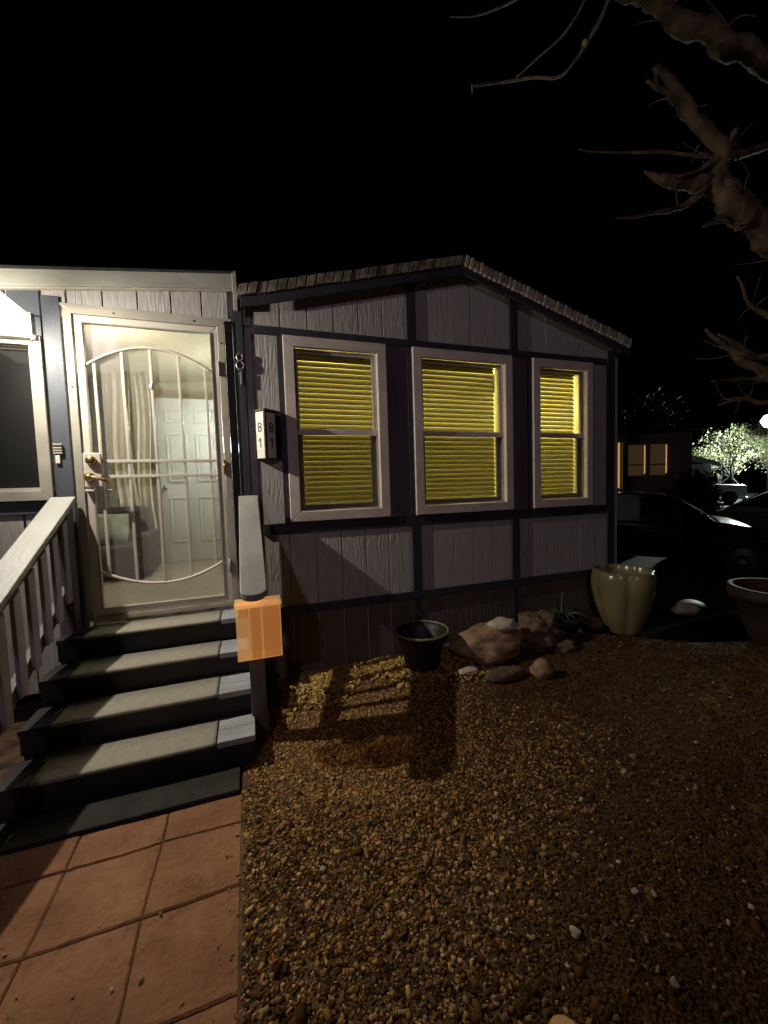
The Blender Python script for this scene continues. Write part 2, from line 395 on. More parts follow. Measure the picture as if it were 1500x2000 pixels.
def tinted(me, cols, m, per=None):
    a = me.color_attributes.new('tint', 'FLOAT_COLOR', 'CORNER')
    a.data.foreach_set('color', np.ascontiguousarray(cols, dtype=np.float32).ravel())
    me.materials.append(m)

WARM = np.array([1.10, 1.02, 0.90])
GZ = -0.62           # yard level; 0 is the door sill

# ------------------------------------------------------------------ ground
def lump(x, y):
    return 0.018*noise.noise(Vector((x*0.9, y*0.9, 3.0))) + 0.008*noise.noise(Vector((x*3.1, y*3.1, 9.0)))
b = MB()
b.add([(-150,-150,-0.86),(220,-150,-0.86),(220,220,-0.86),(-150,220,-0.86)], [(0,1,2,3)])
tag(b.build('ground', m_asphalt), kind='structure')
# raised planting yard of soil with a soft edge towards the driveway
def edge_y(x): return 0.35 if x < 3.0 else 0.35 - (x-3.0)*0.62 + 0.05*math.sin(x*5)
nx, ny = 150, 90; b = MB(); idx = {}
for i in range(nx+1):
    x = 0.957 + 7.55*(i/nx)**1.3
    for j in range(ny+1):
        y1 = edge_y(x); y = -4.2 + (y1+0.45+4.2)*j/ny
        over = max(0.0, y-y1)
        z = GZ - 0.012 + lump(x, y) - (0.0 if over <= 0 else 0.9*over**1.3) + (0.05*max(0, min(1, (x-3.4)))*math.exp(-((y-y1+0.35)/0.35)**2))
        b.v.append((x, y, z))
for i in range(nx):
    for j in range(ny):
        a = i*(ny+1)+j; b.f.append((a, a+ny+1, a+ny+2, a+1))
yard = b.build('yard_soil', m_soil, smooth=True); tag(yard, kind='structure')
def ground_z(x, y):
    if x < 0.957: return GZ+0.003
    y1 = edge_y(x)
    over = max(0.0, y-y1)
    return GZ - 0.012 + lump(x, y) - (0.0 if over <= 0 else 0.9*over**1.3) + (0.05*max(0, min(1, (x-3.4)))*math.exp(-((y-y1+0.35)/0.35)**2))
box('path_bed', m_joint, None, -1.35, 0.955, -4.2, -1.165, -0.90, GZ-0.010); bpy.data.objects['path_bed']['kind'] = 'structure'
box('earth_under_steps', m_soil, None, -3.0, 0.955, -1.16, 0.3, -0.90, GZ-0.006); bpy.data.objects['earth_under_steps']['kind'] = 'structure'

# pavers: hand-cut slabs with wavy edges
bed = bpy.data.objects['path_bed']
xs = [-1.33, -1.01, -0.68, -0.35, -0.02, 0.305, 0.640, 0.962]
ys = [-1.168, -1.338, -1.645, -1.985, -2.32, -2.65, -2.99, -3.32, -3.65]
def wob(x, y, k): return 0.008*noise.noise(Vector((x*3.7+k*11, y*3.7, 5.0))) + 0.004*noise.noise(Vector((x*13+k*7, y*13, 2.0)))
for i in range(len(xs)-1):
    for j in range(len(ys)-1):
        x0, x1, y1, y0 = xs[i], xs[i+1], ys[j], ys[j+1]
        g = 0.0022; n = 7; ring = []
        def edge(ax, ay, bx, by):
            for k in range(n):
                t = k/n; ring.append((ax+(bx-ax)*t, ay+(by-ay)*t))
        edge(x0, y0, x1, y0); edge(x1, y0, x1, y1); edge(x1, y1, x0, y1); edge(x0, y1, x0, y0)
        cx, cy = (x0+x1)/2, (y0+y1)/2; tilt = (random.uniform(-.008, .008), random.uniform(-.008, .008)); dz = random.uniform(-.002, .002)
        V = []
        for (x, y) in ring:
            wx, wy = (0 if i == len(xs)-2 and x > 0.96 else wob(x, y, 1)), (wob(x, y, 2) if y < -1.17 else 0)
            px, py = x+wx, y+wy
            sx = -g if px > cx else g; sy = -g if py > cy else g
            V.append((px + (sx if abs(x-x0) < 1e-6 or abs(x-x1) < 1e-6 else 0), py + (sy if abs(y-y0) < 1e-6 or abs(y-y1) < 1e-6 else 0)))
        m_ = len(V); vs = []
        top = GZ + dz
        for (x, y) in V: vs.append((x, y, top-0.03))
        for (x, y) in V: vs.append((x, y, top-0.006+tilt[0]*(x-cx)+tilt[1]*(y-cy)))
        for (x, y) in V:
            qx, qy = cx+(x-cx)*0.965, cy+(y-cy)*0.965
            vs.append((qx, qy, top+tilt[0]*(qx-cx)+tilt[1]*(qy-cy)+0.002*noise.noise(Vector((qx*9, qy*9, 1)))))
        fs = [(k, (k+1) % m_, (k+1) % m_+m_, k+m_) for k in range(m_)] + [(k+m_, (k+1) % m_+m_, (k+1) % m_+2*m_, k+2*m_) for k in range(m_)]
        fs.append(tuple(range(2*m_, 3*m_)))
        MB().add(vs, fs).build('paver', m_paver, bed)

# gravel and bark chips
def chips(name, n, region, size, palette, lift=0.0, elong=1.0, dens=None, alt=None):
    cnt = 0; P = []
    while cnt < n:
        k = 40000
        x = RNG.uniform(region[0], region[1], k); y = RNG.uniform(region[2], region[3], k)
        w = np.minimum(1.0, (1.35/np.maximum(0.4, np.hypot(x-1.2, y+3.0)-0.3))**1.1) if dens is None else dens(x, y)
        keep = RNG.random(k) < w
        ey = np.where(x < 3.0, 0.35, 0.35-(x-3.0)*0.62)
        keep &= (y < ey+0.12) & ~((x < 0.99) & (y > -1.16))
        P.append(np.stack([x[keep], y[keep]], 1)); cnt += keep.sum()
    P = np.concatenate(P)[:n]
    Z = np.array([ground_z(float(a), float(c)) for a, c in P]) + lift
    base = np.array([(-1,-1,-1),(1,-1,-1),(1,1,-1),(-1,1,-1),(-1,-1,1),(1,-1,1),(1,1,1),(-1,1,1)], float)
    faces = np.array([(0,3,2,1),(4,5,6,7),(0,1,5,4),(1,2,6,5),(2,3,7,6),(3,0,4,7)])
    V = base[None]*(0.6+0.5*RNG.random((n, 8, 3)))
    V[:, 4:, :2] *= 0.72
    s = size*np.exp(RNG.normal(0, 0.40, n))
    sc = np.stack([s*elong*(0.7+0.6*RNG.random(n)), s*(0.5+0.5*RNG.random(n)), s*(0.18+0.35*RNG.random(n))], 1)
    V = V*sc[:, None, :]
    az = RNG.uniform(0, 2*np.pi, n); tx = RNG.normal(0, 0.38, n); ty = RNG.normal(0, 0.38, n)
    def R(ax, t):
        c, s_ = np.cos(t), np.sin(t); M_ = np.zeros((n, 3, 3)); M_[:, ax, ax] = 1
        a, d = [(1, 2), (2, 0), (0, 1)][ax]
        M_[:, a, a] = c; M_[:, d, d] = c; M_[:, a, d] = -s_; M_[:, d, a] = s_; return M_
    Rm = R(2, az) @ R(0, tx) @ R(1, ty)
    V = np.einsum('nij,nkj->nki', Rm, V)
    V[:, :, 0] += P[:, 0:1]; V[:, :, 1] += P[:, 1:2]; V[:, :, 2] += (Z + s*0.25)[:, None]
    Fq = (faces[None] + 8*np.arange(n)[:, None, None]).reshape(-1)
    me = bpy.data.meshes.new(name)
    me.vertices.add(n*8); me.vertices.foreach_set('co', V.reshape(-1).astype(np.float32))
    me.loops.add(n*24); me.loops.foreach_set('vertex_index', Fq.astype(np.int32))
    me.polygons.add(n*6); me.polygons.foreach_set('loop_start', (4*np.arange(n*6)).astype(np.int32)); me.polygons.foreach_set('loop_total', np.full(n*6, 4, np.int32))
    me.update(calc_edges=True)
    pal = np.array(palette, float); pr = pal[:, 3]/pal[:, 3].sum()
    ci = RNG.choice(len(pal), n, p=pr); c = pal[ci, :3]*(0.75+0.5*RNG.random((n, 1)))*WARM
    if alt is not None:   # paler gravel near steps, dark mulch beyond, mixed raggedly; paints lamp falloff into colour
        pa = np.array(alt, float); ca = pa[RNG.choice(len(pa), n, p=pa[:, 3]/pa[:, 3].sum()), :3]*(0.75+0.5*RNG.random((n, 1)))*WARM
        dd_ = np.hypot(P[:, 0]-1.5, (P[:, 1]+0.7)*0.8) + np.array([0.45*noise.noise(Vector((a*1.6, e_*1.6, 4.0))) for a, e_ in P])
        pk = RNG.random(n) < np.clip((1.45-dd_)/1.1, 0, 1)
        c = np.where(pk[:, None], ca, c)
    c4 = np.concatenate([c, np.ones((n, 1))], 1)
    tinted(me, np.repeat(c4, 24, axis=0), m_chip)
    o = bpy.data.objects.new(name, me); COL.objects.link(o); o['kind'] = 'stuff'
    return o
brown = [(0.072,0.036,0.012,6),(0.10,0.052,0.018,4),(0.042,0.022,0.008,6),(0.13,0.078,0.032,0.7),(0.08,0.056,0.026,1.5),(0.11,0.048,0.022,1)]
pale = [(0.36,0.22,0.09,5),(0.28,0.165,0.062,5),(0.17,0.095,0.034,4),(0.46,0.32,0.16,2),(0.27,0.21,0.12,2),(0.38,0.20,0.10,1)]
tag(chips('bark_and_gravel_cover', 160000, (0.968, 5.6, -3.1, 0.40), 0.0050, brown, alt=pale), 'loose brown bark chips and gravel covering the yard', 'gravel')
tag(chips('pebble_scatter', 1500, (0.975, 5.0, -3.0, 0.3), 0.0062, [(0.26,0.19,0.11,4),(0.18,0.12,0.07,5),(0.50,0.42,0.30,0.7)], 0.006), 'small pale stones scattered over the bark chips', 'gravel')
tag(chips('dry_straw_litter', 2600, (0.975, 4.2, -3.0, 0.25), 0.0026, [(0.16,0.10,0.04,3),(0.10,0.062,0.026,5)], 0.005, 4.5), 'thin dry stalks and needles lying over the chips', 'dry litter')
tag(chips('leaf_litter', 7000, (1.2, 2.9, -0.75, 0.36), 0.0095, [(0.48,0.35,0.12,3),(0.32,0.22,0.075,4)], 0.012, 1.4, lambda x, y: np.clip(0.9*(1-np.clip((0.05-y+0.12*np.sin(x*4.3)+0.07*np.sin(x*11))/0.62, 0, 1)**1.5)*(1-np.clip((x-2.3)/0.6, 0, 1)), 0, 1)), 'yellowish dry leaves along the foot of the house wall', 'dry leaves')
tag(chips('path_grit', 170, (0.0, 0.972, -3.0, -1.18), 0.0034, [(0.30,0.20,0.10,4),(0.45,0.36,0.24,1),(0.20,0.12,0.06,2)], 0.0, 1.2, lambda x, y: 0.02+0.9*np.clip((x-0.86)/0.11, 0, 1)**2), 'stray chips and grit spilled over the edge of the clay pavers', 'gravel')
def from_cam(px, py, z):
    d = AF + AR*(px-750)/F_PX - AU*(py-1000)/F_PX; t = (z-CAM.z)/d.z
    return CAM + d*t
for (px, py, r, lab) in [(865,1523,.016,'small pale square stone at the foot of the long rail shadow'),
                         (968,1587,.017,'white pebble below and right of the stone at the shadow end'),
                         (1124,1815,.020,'blunt cream pebble alone in the dark lower yard, middle of the right half'),
                         (1240,1735,.014,'left one of two close pale pebbles in the dark right yard'),
                         (1278,1740,.014,'right one of two close pale pebbles in the dark right yard'),
                         (1318,1916,.017,'light pebble lowest and farthest right in the dark gravel'),
                         (1361,1448,.012,'tiny yellowish pebble high on the right in the bare soil'),
                         (630,1695,.016,'white pebble in the brightly lit chips near the paved path')]:
    c = from_cam(px, py, GZ+0.012); c.z = ground_z(c.x, c.y)+0.012
    r *= 0.85; rock('pebble', m_pebble, None, c, (r, r*0.8, r*0.6), px*0.01, 0.7, 2, label=lab, cat='pebble', group='pale pebbles on the dark yard')

# ------------------------------------------------------------------ the house
house = thing('mobile_home', 'grey wood sided manufactured home with low gable roof and three yellow lit windows', 'house', (2.88, 0, GZ))
XL, XR, XRIDGE = 1.085, 4.655, 2.885
def roof_z(x):  # underside line of gable siding
    return 2.665 - (XRIDGE-x)*0.262 if x < XRIDGE else 2.665 - (x-XRIDGE)*0.277
wall = MB()
# dark backing sheet behind the planks, with openings left for the windows
WIN = [(1.362, 2.181), (2.419, 3.409), (3.642, 4.364)]; WZ0, WZ1 = 0.592, 2.003
segs = [XL] + [v for w in WIN for v in w] + [XR]
for k in range(0, len(segs), 2):
    a, c = segs[k]+(0.05 if k else 0), segs[k+1]-(0.05 if k+2 < len(segs) else 0)
    if k: a = segs[k]-0.05
    if k+2 < len(segs): c = segs[k+1]+0.05
    wall.box(a, c, 0.016, 0.10, WZ0, WZ1)
for a, c in WIN:
    pass
wall.box(XL, XR, 0.016, 0.10, GZ-0.1, WZ0+0.045)
wall.prism_y([(XL, WZ1-0.045), (XR, WZ1-0.045), (XR, roof_z(XR)), (XRIDGE, roof_z(XRIDGE)), (XL, roof_z(XL))], 0.016, 0.10)
wall = wall.build('gable_wall', m_siding, house)
def plank(x0, x1, z0, top, m, parent, y=0.0, th=0.013):
    ta, tb = (top(x0), top(x1)) if callable(top) else (top, top)
    poly = [(x0, z0), (x1, z0), (x1, tb), (x0, ta)]
    if callable(top) and x0 < XRIDGE < x1: poly = [(x0, z0), (x1, z0), (x1, tb), (XRIDGE, top(XRIDGE)), (x0, ta)]
    MB().prism_y(poly, y+random.uniform(-.0008, .0008), y+th).build('plank', m, parent, bevel=0.0025)
g0 = 1.146; pitch = 0.2045
edges = [XL] + [g0+pitch*k for k in range(0, 18)]
edges = [e for e in edges if e < XR-0.04] + [XR]
for a, c in zip(edges[:-1], edges[1:]):
    gp = 0.005 if a < 2.3 else 0.0025
    a2, c2 = a+gp, c-gp; ms = m_siding if a < 2.35 else m_siding_flat
    plank(a2, c2, 2.055, roof_z, ms, wall)
    plank(a2, c2, -0.09, 0.56, ms, wall)
    plank(a2, c2, GZ-0.06, -0.13, m_skirt, wall, 0.004)
    # beside and between windows
    parts = [(a2, c2)]
    for w0, w1 in WIN:
        new = []
        for p, q in parts:
            if q <= w0+0.03 or p >= w1-0.03: new.append((p, q))
            else:
                if p < w0+0.03: new.append((p, w0+0.03))
                if q > w1-0.03: new.append((w1-0.03, q))
        parts = new
    for p, q in parts:
        if q-p > 0.02: plank(p, q, 0.562, 2.0, ms, wall)
# trim boards (each its own piece)
def trim(x0, x1, z0, z1, y0=-0.016, m=m_trim, parent=None, y1=0.004, nm='trim_board'):
    return box(nm, m, parent or wall, x0, x1, y0, y1, z0, z1, bevel=0.002)
trim(XL+0.075, XR-0.05, 2.004, 2.062)
trim(XL+0.075, XR-0.05, 0.500, 0.584, -0.014)
trim(XL, XR+0.005, -0.135, -0.072, -0.020)
for x in (2.378, 3.400):
    MB().prism_y([(x, 2.063), (x+0.085, 2.063), (x+0.085, roof_z(x+0.085)+0.02), (x, roof_z(x)+0.02)], -0.015, 0.004).build('trim_board', m_trim, wall, bevel=0.002)
    trim(x, x+0.085, -0.071, 0.499, -0.015)
    trim(x+0.02, x+0.065, GZ-0.05, -0.136, -0.004)
trim(XR-0.085, XR+0.012, -0.071, 2.14, -0.019)
trim(1.318, 1.360, 0.585, 2.003, -0.012)
trim(2.185, 2.372, 0.585, 2.003, -0.007, m_infill)
trim(2.374, 2.415, 0.585, 2.003, -0.012)
trim(3.413, 3.590, 0.585, 2.003, -0.007, m_infill)
trim(3.592, 3.638, 0.585, 2.003, -0.012)
trim(4.368, 4.40, 0.585, 2.003, -0.007)
# rest of the house: side walls and back
box('side_wall', m_siding, house, XR, XR+0.09, 0.02, 13.0, GZ-0.1, 2.16)
box('side_wall', m_siding, house, XL-0.03, XL+0.06, 2.7, 13.0, GZ-0.1, 2.12)
box('back_wall', m_siding, house, XL, XR, 12.9, 13.0, GZ-0.1, 2.14)
# roof
rf = MB()
def slab(xa, za, xb, zb, y0, y1, t): return rf.prism_y([(xa, za-t), (xb, zb-t), (xb, zb), (xa, za)], y0, y1)
OV = -0.105
zt = lambda x: roof_z(x)+0.085
slab(XL-0.02, zt(XL-0.02), XRIDGE, zt(XRIDGE), OV+0.03, 13.1, 0.07)
slab(XRIDGE, zt(XRIDGE), 4.80, zt(4.80), OV+0.03, 13.1, 0.07)
roof = rf.build('roof', m_rooftop, house)
# rake boards under the shingle edge
for (xa, xb) in ((XL-0.01, XRIDGE), (XRIDGE, 4.77)):
    MB().prism_y([(xa, zt(xa)-0.135), (xb, zt(xb)-0.135), (xb, zt(xb)-0.062), (xa, zt(xa)-0.062)], OV+0.004, OV+0.028).build('rake_board', m_trim, roof, bevel=0.002)
# shingle edges: one tab after another down both rakes
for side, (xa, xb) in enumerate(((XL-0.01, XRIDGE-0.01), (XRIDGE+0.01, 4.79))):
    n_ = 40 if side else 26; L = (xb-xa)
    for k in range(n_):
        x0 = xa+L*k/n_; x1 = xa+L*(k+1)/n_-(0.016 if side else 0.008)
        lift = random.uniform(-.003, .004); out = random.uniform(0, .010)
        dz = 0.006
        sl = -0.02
        MB().prism_y([(x0+sl, zt(x0)-0.070+lift), (x1+sl, zt(x1)-0.070+lift), (x1, zt(x1)+0.012+lift), (x0, zt(x0)+0.012+lift)], OV-0.014-out, OV+0.40).build('shingle', m_shingle_lit if side else m_shingle, roof, bevel=0.003)
# corner board with the metal digits on it
box('corner_board', m_trim, house, 1.012, 1.083, -0.020, 0.05, -0.40, 2.27, bevel=0.003)
box('downspout', m_white, house, 1.028, 1.058, -0.052, -0.021, 2.14, 2.41, bevel=0.004)

# windows
slat_len = {}
for wi, (x0, x1) in enumerate(WIN):
    w = frame4('window', m_frame, house, x0, x1, WZ0, WZ1, 0.078, -0.034, 0.012, 0.004)
    mid = 1.300
    ix0, ix1, iz0, iz1 = x0+0.078, x1-0.078, WZ0+0.078, WZ1-0.078
    frame4('jamb', m_sash, w, ix0-0.001, ix1+0.001, iz0-0.001, iz1+0.001, 0.010, 0.0125, 0.125, 0.0)
    frame4('upper_sash', m_sash, w, ix0+0.009, ix1-0.009, mid-0.022, iz1-0.009, 0.022, 0.022, 0.046, 0.002)
    frame4('lower_sash', m_sash, w, ix0+0.009, ix1-0.009, iz0+0.009, mid+0.012, 0.040, 0.048, 0.072, 0.002)
    box('meeting_rail', m_frame, w, ix0+0.010, ix1-0.010, 0.006, 0.021, mid-0.034, mid+0.012, 0.003)
    box('pane', m_glass, w, ix0+0.030, ix1-0.030, 0.033, 0.036, mid-0.001, iz1-0.030)
    box('pane', m_glass, w, ix0+0.048, ix1-0.048, 0.058, 0.061, iz0+0.048, mid-0.027)
    box('insect_screen', m_screen, w, ix0+0.012, ix1-0.012, 0.0215, 0.0235, iz0+0.010, mid-0.036)
    # blind
    bx0, bx1 = ix0+0.006, ix1-(0.010 if wi == 0 else 0.036)
    key = round(bx1-bx0, 3); n_s = 28; zt0 = iz1-0.030
    me = MB().obox((0, 0, 0), ((bx1-bx0)/2, 0, 0), (0, 0.0245, 0),
                   (0, 0, 0.0013)).mesh('slat')
    me.materials.append(m_slat)
    step = (zt0 - (iz0+0.035))/n_s
    for k in range(n_s+1):
        o = link('slat', me, None, w, loc=((bx0+bx1)/2, 0.105, zt0-0.012-k*step*0.985))
        o.rotation_euler = (math.radians(67-16*k/n_s)+random.uniform(-.02, .02), random.uniform(-.0012, .0012), 0)
    box('blind_head_rail', m_slat, w, bx0, bx1, 0.085, 0.125, iz1-0.028, iz1-0.003)
    for q in (0.12, 0.5, 0.88) if wi == 1 else (0.1, 0.9):
        xx = bx0+(bx1-bx0)*q
        MB().tube([(xx, 0.078, iz1-0.03), (xx, 0.078, iz0+0.03)], 0.0012, 5).build('blind_cord', m_slat, w)
# room behind the windows
room = MB()
room.add([(1.12, 0.13, -0.02), (4.62, 0.13, -0.02), (4.62, 2.6, -0.02), (1.12, 2.6, -0.02), (1.12, 0.13, 2.3), (4.62, 0.13, 2.3), (4.62, 2.6, 2.3), (1.12, 2.6, 2.3)],
         [(0,1,2,3), (4,7,6,5), (3,2,6,7), (0,3,7,4), (1,5,6,2)])
room.build('inner_room', m_yellow_room, house)

# porch entry wing left of the gable
eave = lambda x: 2.2764 + (x-0.0)*0.1138 - 0.0   # top line of porch fascia at the wall plane
entry = MB()
entry.box(-2.6, -0.125, 0.016, 0.09, -0.45, 0.86)
entry.box(-0.13, -0.002, 0.016, 0.09, -0.45, 2.0)
entry.prism_y([(-2.6, 1.86), (-0.125, 1.86), (-0.125, 2.07), (1.09, 2.07), (1.09, eave(1.09)-0.05), (-2.6, eave(-2.6)-0.05)], 0.016, 0.09)
entry.box(-2.6, -1.35, 0.016, 0.09, 0.86, 1.86)
entry = entry.build('entry_wall', m_siding, house)
for k in range(6):   # planks above the door
    x0 = [-0.0, 0.213, 0.416, 0.620, 0.814, 0.990][k]; a = [-0.09, 0.015, 0.213, 0.416, 0.620, 0.814][k]
    MB().prism_y([(a+0.004, 2.085), (x0-0.004+(0.0 if k else 0.011), 2.085), (x0-0.004+(0.0 if k else 0.011), eave(x0)-0.09), (a+0.004, eave(a)-0.09)], 0.0, 0.0135).build('plank', m_siding, entry, bevel=0.0025)
plx = -2.55
while plx < -0.14:   # planks under and over the left window
    c = min(plx+0.2, -0.127)
    MB().box(plx+0.004, c-0.004, 0.0, 0.0135, -0.44, 0.80).build('plank', m_siding, entry, bevel=0.0025)
    MB().prism_y([(plx+0.004, 1.868), (c-0.004, 1.868), (c-0.004, eave(c)-0.09), (plx+0.004, eave(plx)-0.09)], 0.0, 0.0135).build('plank', m_board, entry, bevel=0.0025)
    plx += 0.2045
box('trim_board', m_board, entry, -0.118, -0.022, -0.014, 0.015, 0.0, 2.12, bevel=0.003)
box('trim_board', m_trim, entry, -0.118, -0.022, -0.010, 0.015, -0.44, -0.002, bevel=0.003)
box('trim_board', m_board, entry, -2.5, -0.120, -0.012, 0.015, 0.735, 0.822, bevel=0.003)
box('trim_board', m_trim, entry, 0.958, 1.010, -0.010, 0.05, -0.02, 2.07, bevel=0.003)
box('door_head_trim', m_white, entry, -0.018, 1.008, -0.020, 0.014, 2.063, 2.083, bevel=0.003)
# sloping fascia and roof of the wing
MB().prism_y([(-2.8, eave(-2.8)-0.098), (1.035, eave(1.035)-0.098), (1.035, eave(1.035)), (-2.8, eave(-2.8))], -0.040, 0.0).build('fascia', m_fascia, house, bevel=0.003)
MB().prism_y([(-2.8, eave(-2.8)-0.112), (1.03, eave(1.03)-0.112), (1.03, eave(1.03)-0.0985), (-2.8, eave(-2.8)-0.0985)], -0.028, 0.0).build('fascia_bead', m_white, house, bevel=0.002)
MB().prism_y([(-2.8, eave(-2.8)+0.001), (1.04, eave(1.04)+0.001), (1.04, eave(1.04)+0.012), (-2.8, eave(-2.8)+0.012)], -0.052, 3.0).build('porch_roof', m_rooftop, house)
box('entry_side_wall', m_cream_wall, house, 1.03, 1.08, 0.09, 2.65, -0.1, 2.33)
MB().prism_y([(-2.6, -0.1), (1.03, -0.1), (1.03, eave(1.03)-0.02), (-2.6, eave(-2.6)-0.02)], 2.602, 2.66).build('entry_back_wall', m_cream_wall, house)
box('entry_floor', m_carpetin, house, -2.6, 1.03, 0.10, 2.6, -0.10, -0.004)
MB().prism_y([(-2.6, eave(-2.6)-0.045), (1.03, eave(1.03)-0.045), (1.03, eave(1.03)-0.02), (-2.6, eave(-2.6)-0.02)], 0.095, 2.6).build('entry_ceiling', m_cream_wall, house)
box('entry_partition', m_greywall, house, -0.62, -0.56, 0.10, 2.6, -0.003, 2.15)

# left window with dark screen
lw = frame4('window', m_white, house, -1.30, -0.128, 0.822, 1.862, 0.066, -0.034, 0.010, 0.004)
frame4('sash', m_sash, lw, -1.235, -0.195, 0.889, 1.795, 0.018, 0.011, 0.03, 0.002)
box('pane', m_carglass, lw, -1.218, -0.212, 0.034, 0.038, 0.905, 1.780)
box('insect_screen', m_screen, lw, -1.222, -0.208, 0.016, 0.018, 0.902, 1.782)

# security storm door
sd = frame4('security_door_frame', m_white, house, 0.0, 0.956, 0.0, 2.060, 0.046, -0.040, 0.010, 0.003, 0.030)
leaf = frame4('security_door', m_door, house, 0.050, 0.906, 0.034, 2.012, 0.042, -0.030, 0.0, 0.004)
frame4('inner_bead', m_white, leaf, 0.0915, 0.8645, 0.0755, 1.9705, 0.008, -0.036, -0.004, 0.001)
def arc(xa, za, xb, zb, sag, n=24):
    pts = []
    for i in range(n+1):
        t = i/n; x = xa+(xb-xa)*t; z = za+(zb-za)*t + sag*4*t*(1-t); pts.append((x, -0.020, z))
    return pts
arcT = arc(0.092, 1.690, 0.864, 1.690, 0.145); arcB = arc(0.092, 0.335, 0.864, 0.335, -0.118)
MB().tube(arcT, 0.0105, 8).build('arch_bar', m_door, leaf, smooth=True)
MB().tube(arcB, 0.0095, 8).build('arch_bar', m_door, leaf, smooth=True)
for x in (0.145, 0.306, 0.474, 0.646, 0.815):
    t = (x-0.092)/0.772; zt_ = 1.690+0.145*4*t*(1-t); zb_ = 0.335-0.118*4*t*(1-t)
    MB().box(x-0.0085, x+0.0085, -0.024, -0.010, zb_, zt_).build('bar', m_door, leaf, bevel=0.002)
MB().tube([(0.474, -0.018, 1.555), (0.474, -0.018, 1.580), (0.474, -0.018, 1.605)], [0.009, 0.017, 0.009], 10).build('bar_collar', m_door, leaf, smooth=True)
for z in (1.070, 0.968):
    box('cross_bar', m_door, leaf, 0.150, 0.864, -0.028, -0.008, z-0.010, z+0.010, 0.002)
box('storm_glass_pane', m_wavyglass, leaf, 0.092, 0.864, -0.006, -0.003, 0.076, 1.970)
MB().add([(0.094, -0.0075, 0.078), (0.862, -0.0075, 0.078), (0.862, -0.0075, 1.968), (0.094, -0.0075, 1.968)], [(0, 1, 2, 3)]).build('haze_screen', m_haze_mesh, leaf)  # pale see-through sheet added to lay a milky haze over the door opening
for z in (1.72, 1.02, 0.30):
    MB().tube([(0.908, -0.044, z-0.05), (0.908, -0.044, z+0.05)], 0.007, 8).build('hinge', m_brass if z == 1.02 else m_white, sd, smooth=True)
for x, z in ((0.022, 1.55), (0.93, 1.9), (0.28, 2.037), (0.76, 2.037), (0.022, 0.42)):
    MB().tube([(x, -0.0395, z), (x, -0.043, z)], 0.006, 10).build('screw', m_brass, sd)
# lock box with deadbolt and lever
lk = MB().box(0.052, 0.152, -0.050, -0.030, 0.900, 1.125).build('lock_plate', m_door, leaf, bevel=0.006)
MB().lathe([(0.0, 0.0), (0.020, 0.0), (0.031, 0.006), (0.031, 0.012), (0.026, 0.02), (0.012, 0.026), (0.0, 0.026)], 24).build('deadbolt', m_brass, leaf, loc=(0.098, -0.050, 1.075), smooth=True).rotation_euler = (math.pi/2, 0, 0)
MB().lathe([(0.0, 0.0), (0.030, 0.0), (0.032, 0.010), (0.020, 0.02), (0.016, 0.035), (0.0, 0.036)], 24).build('lever_rose', m_brass, leaf, loc=(0.085, -0.050, 0.965), smooth=True).rotation_euler = (math.pi/2, 0, 0)
MB().tube([(0.085, -0.085, 0.965), (0.12, -0.092, 0.962), (0.17, -0.094, 0.945), (0.205, -0.090, 0.930)], [0.011, 0.012, 0.010, 0.008], 10).build('lever', m_brass, leaf, smooth=True)
box('mail_ledge', m_idoor, leaf, 0.055, 0.20, -0.062, -0.030, 0.872, 0.884, 0.003)

# seen through the glass: inner door, curtains, sofa and pillow
idr = thing('inner_door', 'white six panel inner door at the back of the entry, seen through the barred door', 'door', (0.43, 2.5, 0))
MB().box(0.06, 0.80, 2.30, 2.335, 0.0, 2.00).build('leaf', m_idoor, idr, bevel=0.004)
for (z0, z1) in ((0.24, 0.80), (0.98, 1.58), (1.70, 1.88)):
    for (xa, xb) in ((0.15, 0.385), (0.475, 0.71)):
        fr = frame4('panel_moulding', m_idoor, idr, xa, xb, z0, z1, 0.028, 2.286, 2.2995, 0.006)
        MB().box(xa+0.045, xb-0.045, 2.291, 2.2995, z0+0.045, z1-0.045).build('panel', m_idoor, fr, bevel=0.006)
MB().lathe([(0.0, 0), (0.02, 0), (0.012, 0.02), (0.028, 0.04), (0.022, 0.06), (0, 0.065)], 16).build('knob', m_steel, idr, loc=(0.12, 2.30, 0.92), smooth=True).rotation_euler = (math.pi/2, 0, 0)
def curtain(x0, x1, y, z0, z1, folds, amp, lab, seed):
    b = MB(); n = 60; mz = 24
    for j in range(mz+1):
        z = z0+(z1-z0)*j/mz
        for i in range(n+1):
            t = i/n
            wv = amp*math.sin(folds*2*math.pi*t + 0.8*math.sin(z*2+seed)) * (0.6+0.4*math.sin(t*7+seed))
            sw = 0.035*math.sin(z*3.1+seed)*(1-(z-z0)/(z1-z0))**0.5
            b.v.append((x0+(x1-x0)*t+sw, y+wv, z))
    for j in range(mz):
        for i in range(n):
            a = j*(n+1)+i; b.f.append((a, a+1, a+n+2, a+n+1))
    me = b.mesh('curtain'); o = link('curtain', me, m_curtain, None, smooth=True)
    so = o.modifiers.new('thick', 'SOLIDIFY'); so.thickness = 0.004
    tag(o, lab, 'curtain', 'curtains inside the entry')
curtain(-0.36, -0.14, 2.05, 0.25, 2.25, 3, 0.030, 'narrow cream curtain hanging farthest left inside the entry', 0.3)
curtain(-0.10, 0.035, 2.10, 0.02, 2.25, 2.0, 0.028, 'cream curtain hanging beside the white six panel door', 1.7)
sofa = thing('sofa', 'dark sofa seen low behind the left bars of the security door', 'sofa', (-0.25, 1.6, 0))
MB().box(-0.54, 0.02, 1.35, 1.95, 0.04, 0.34).build('seat', m_sofa, sofa, bevel=0.04)
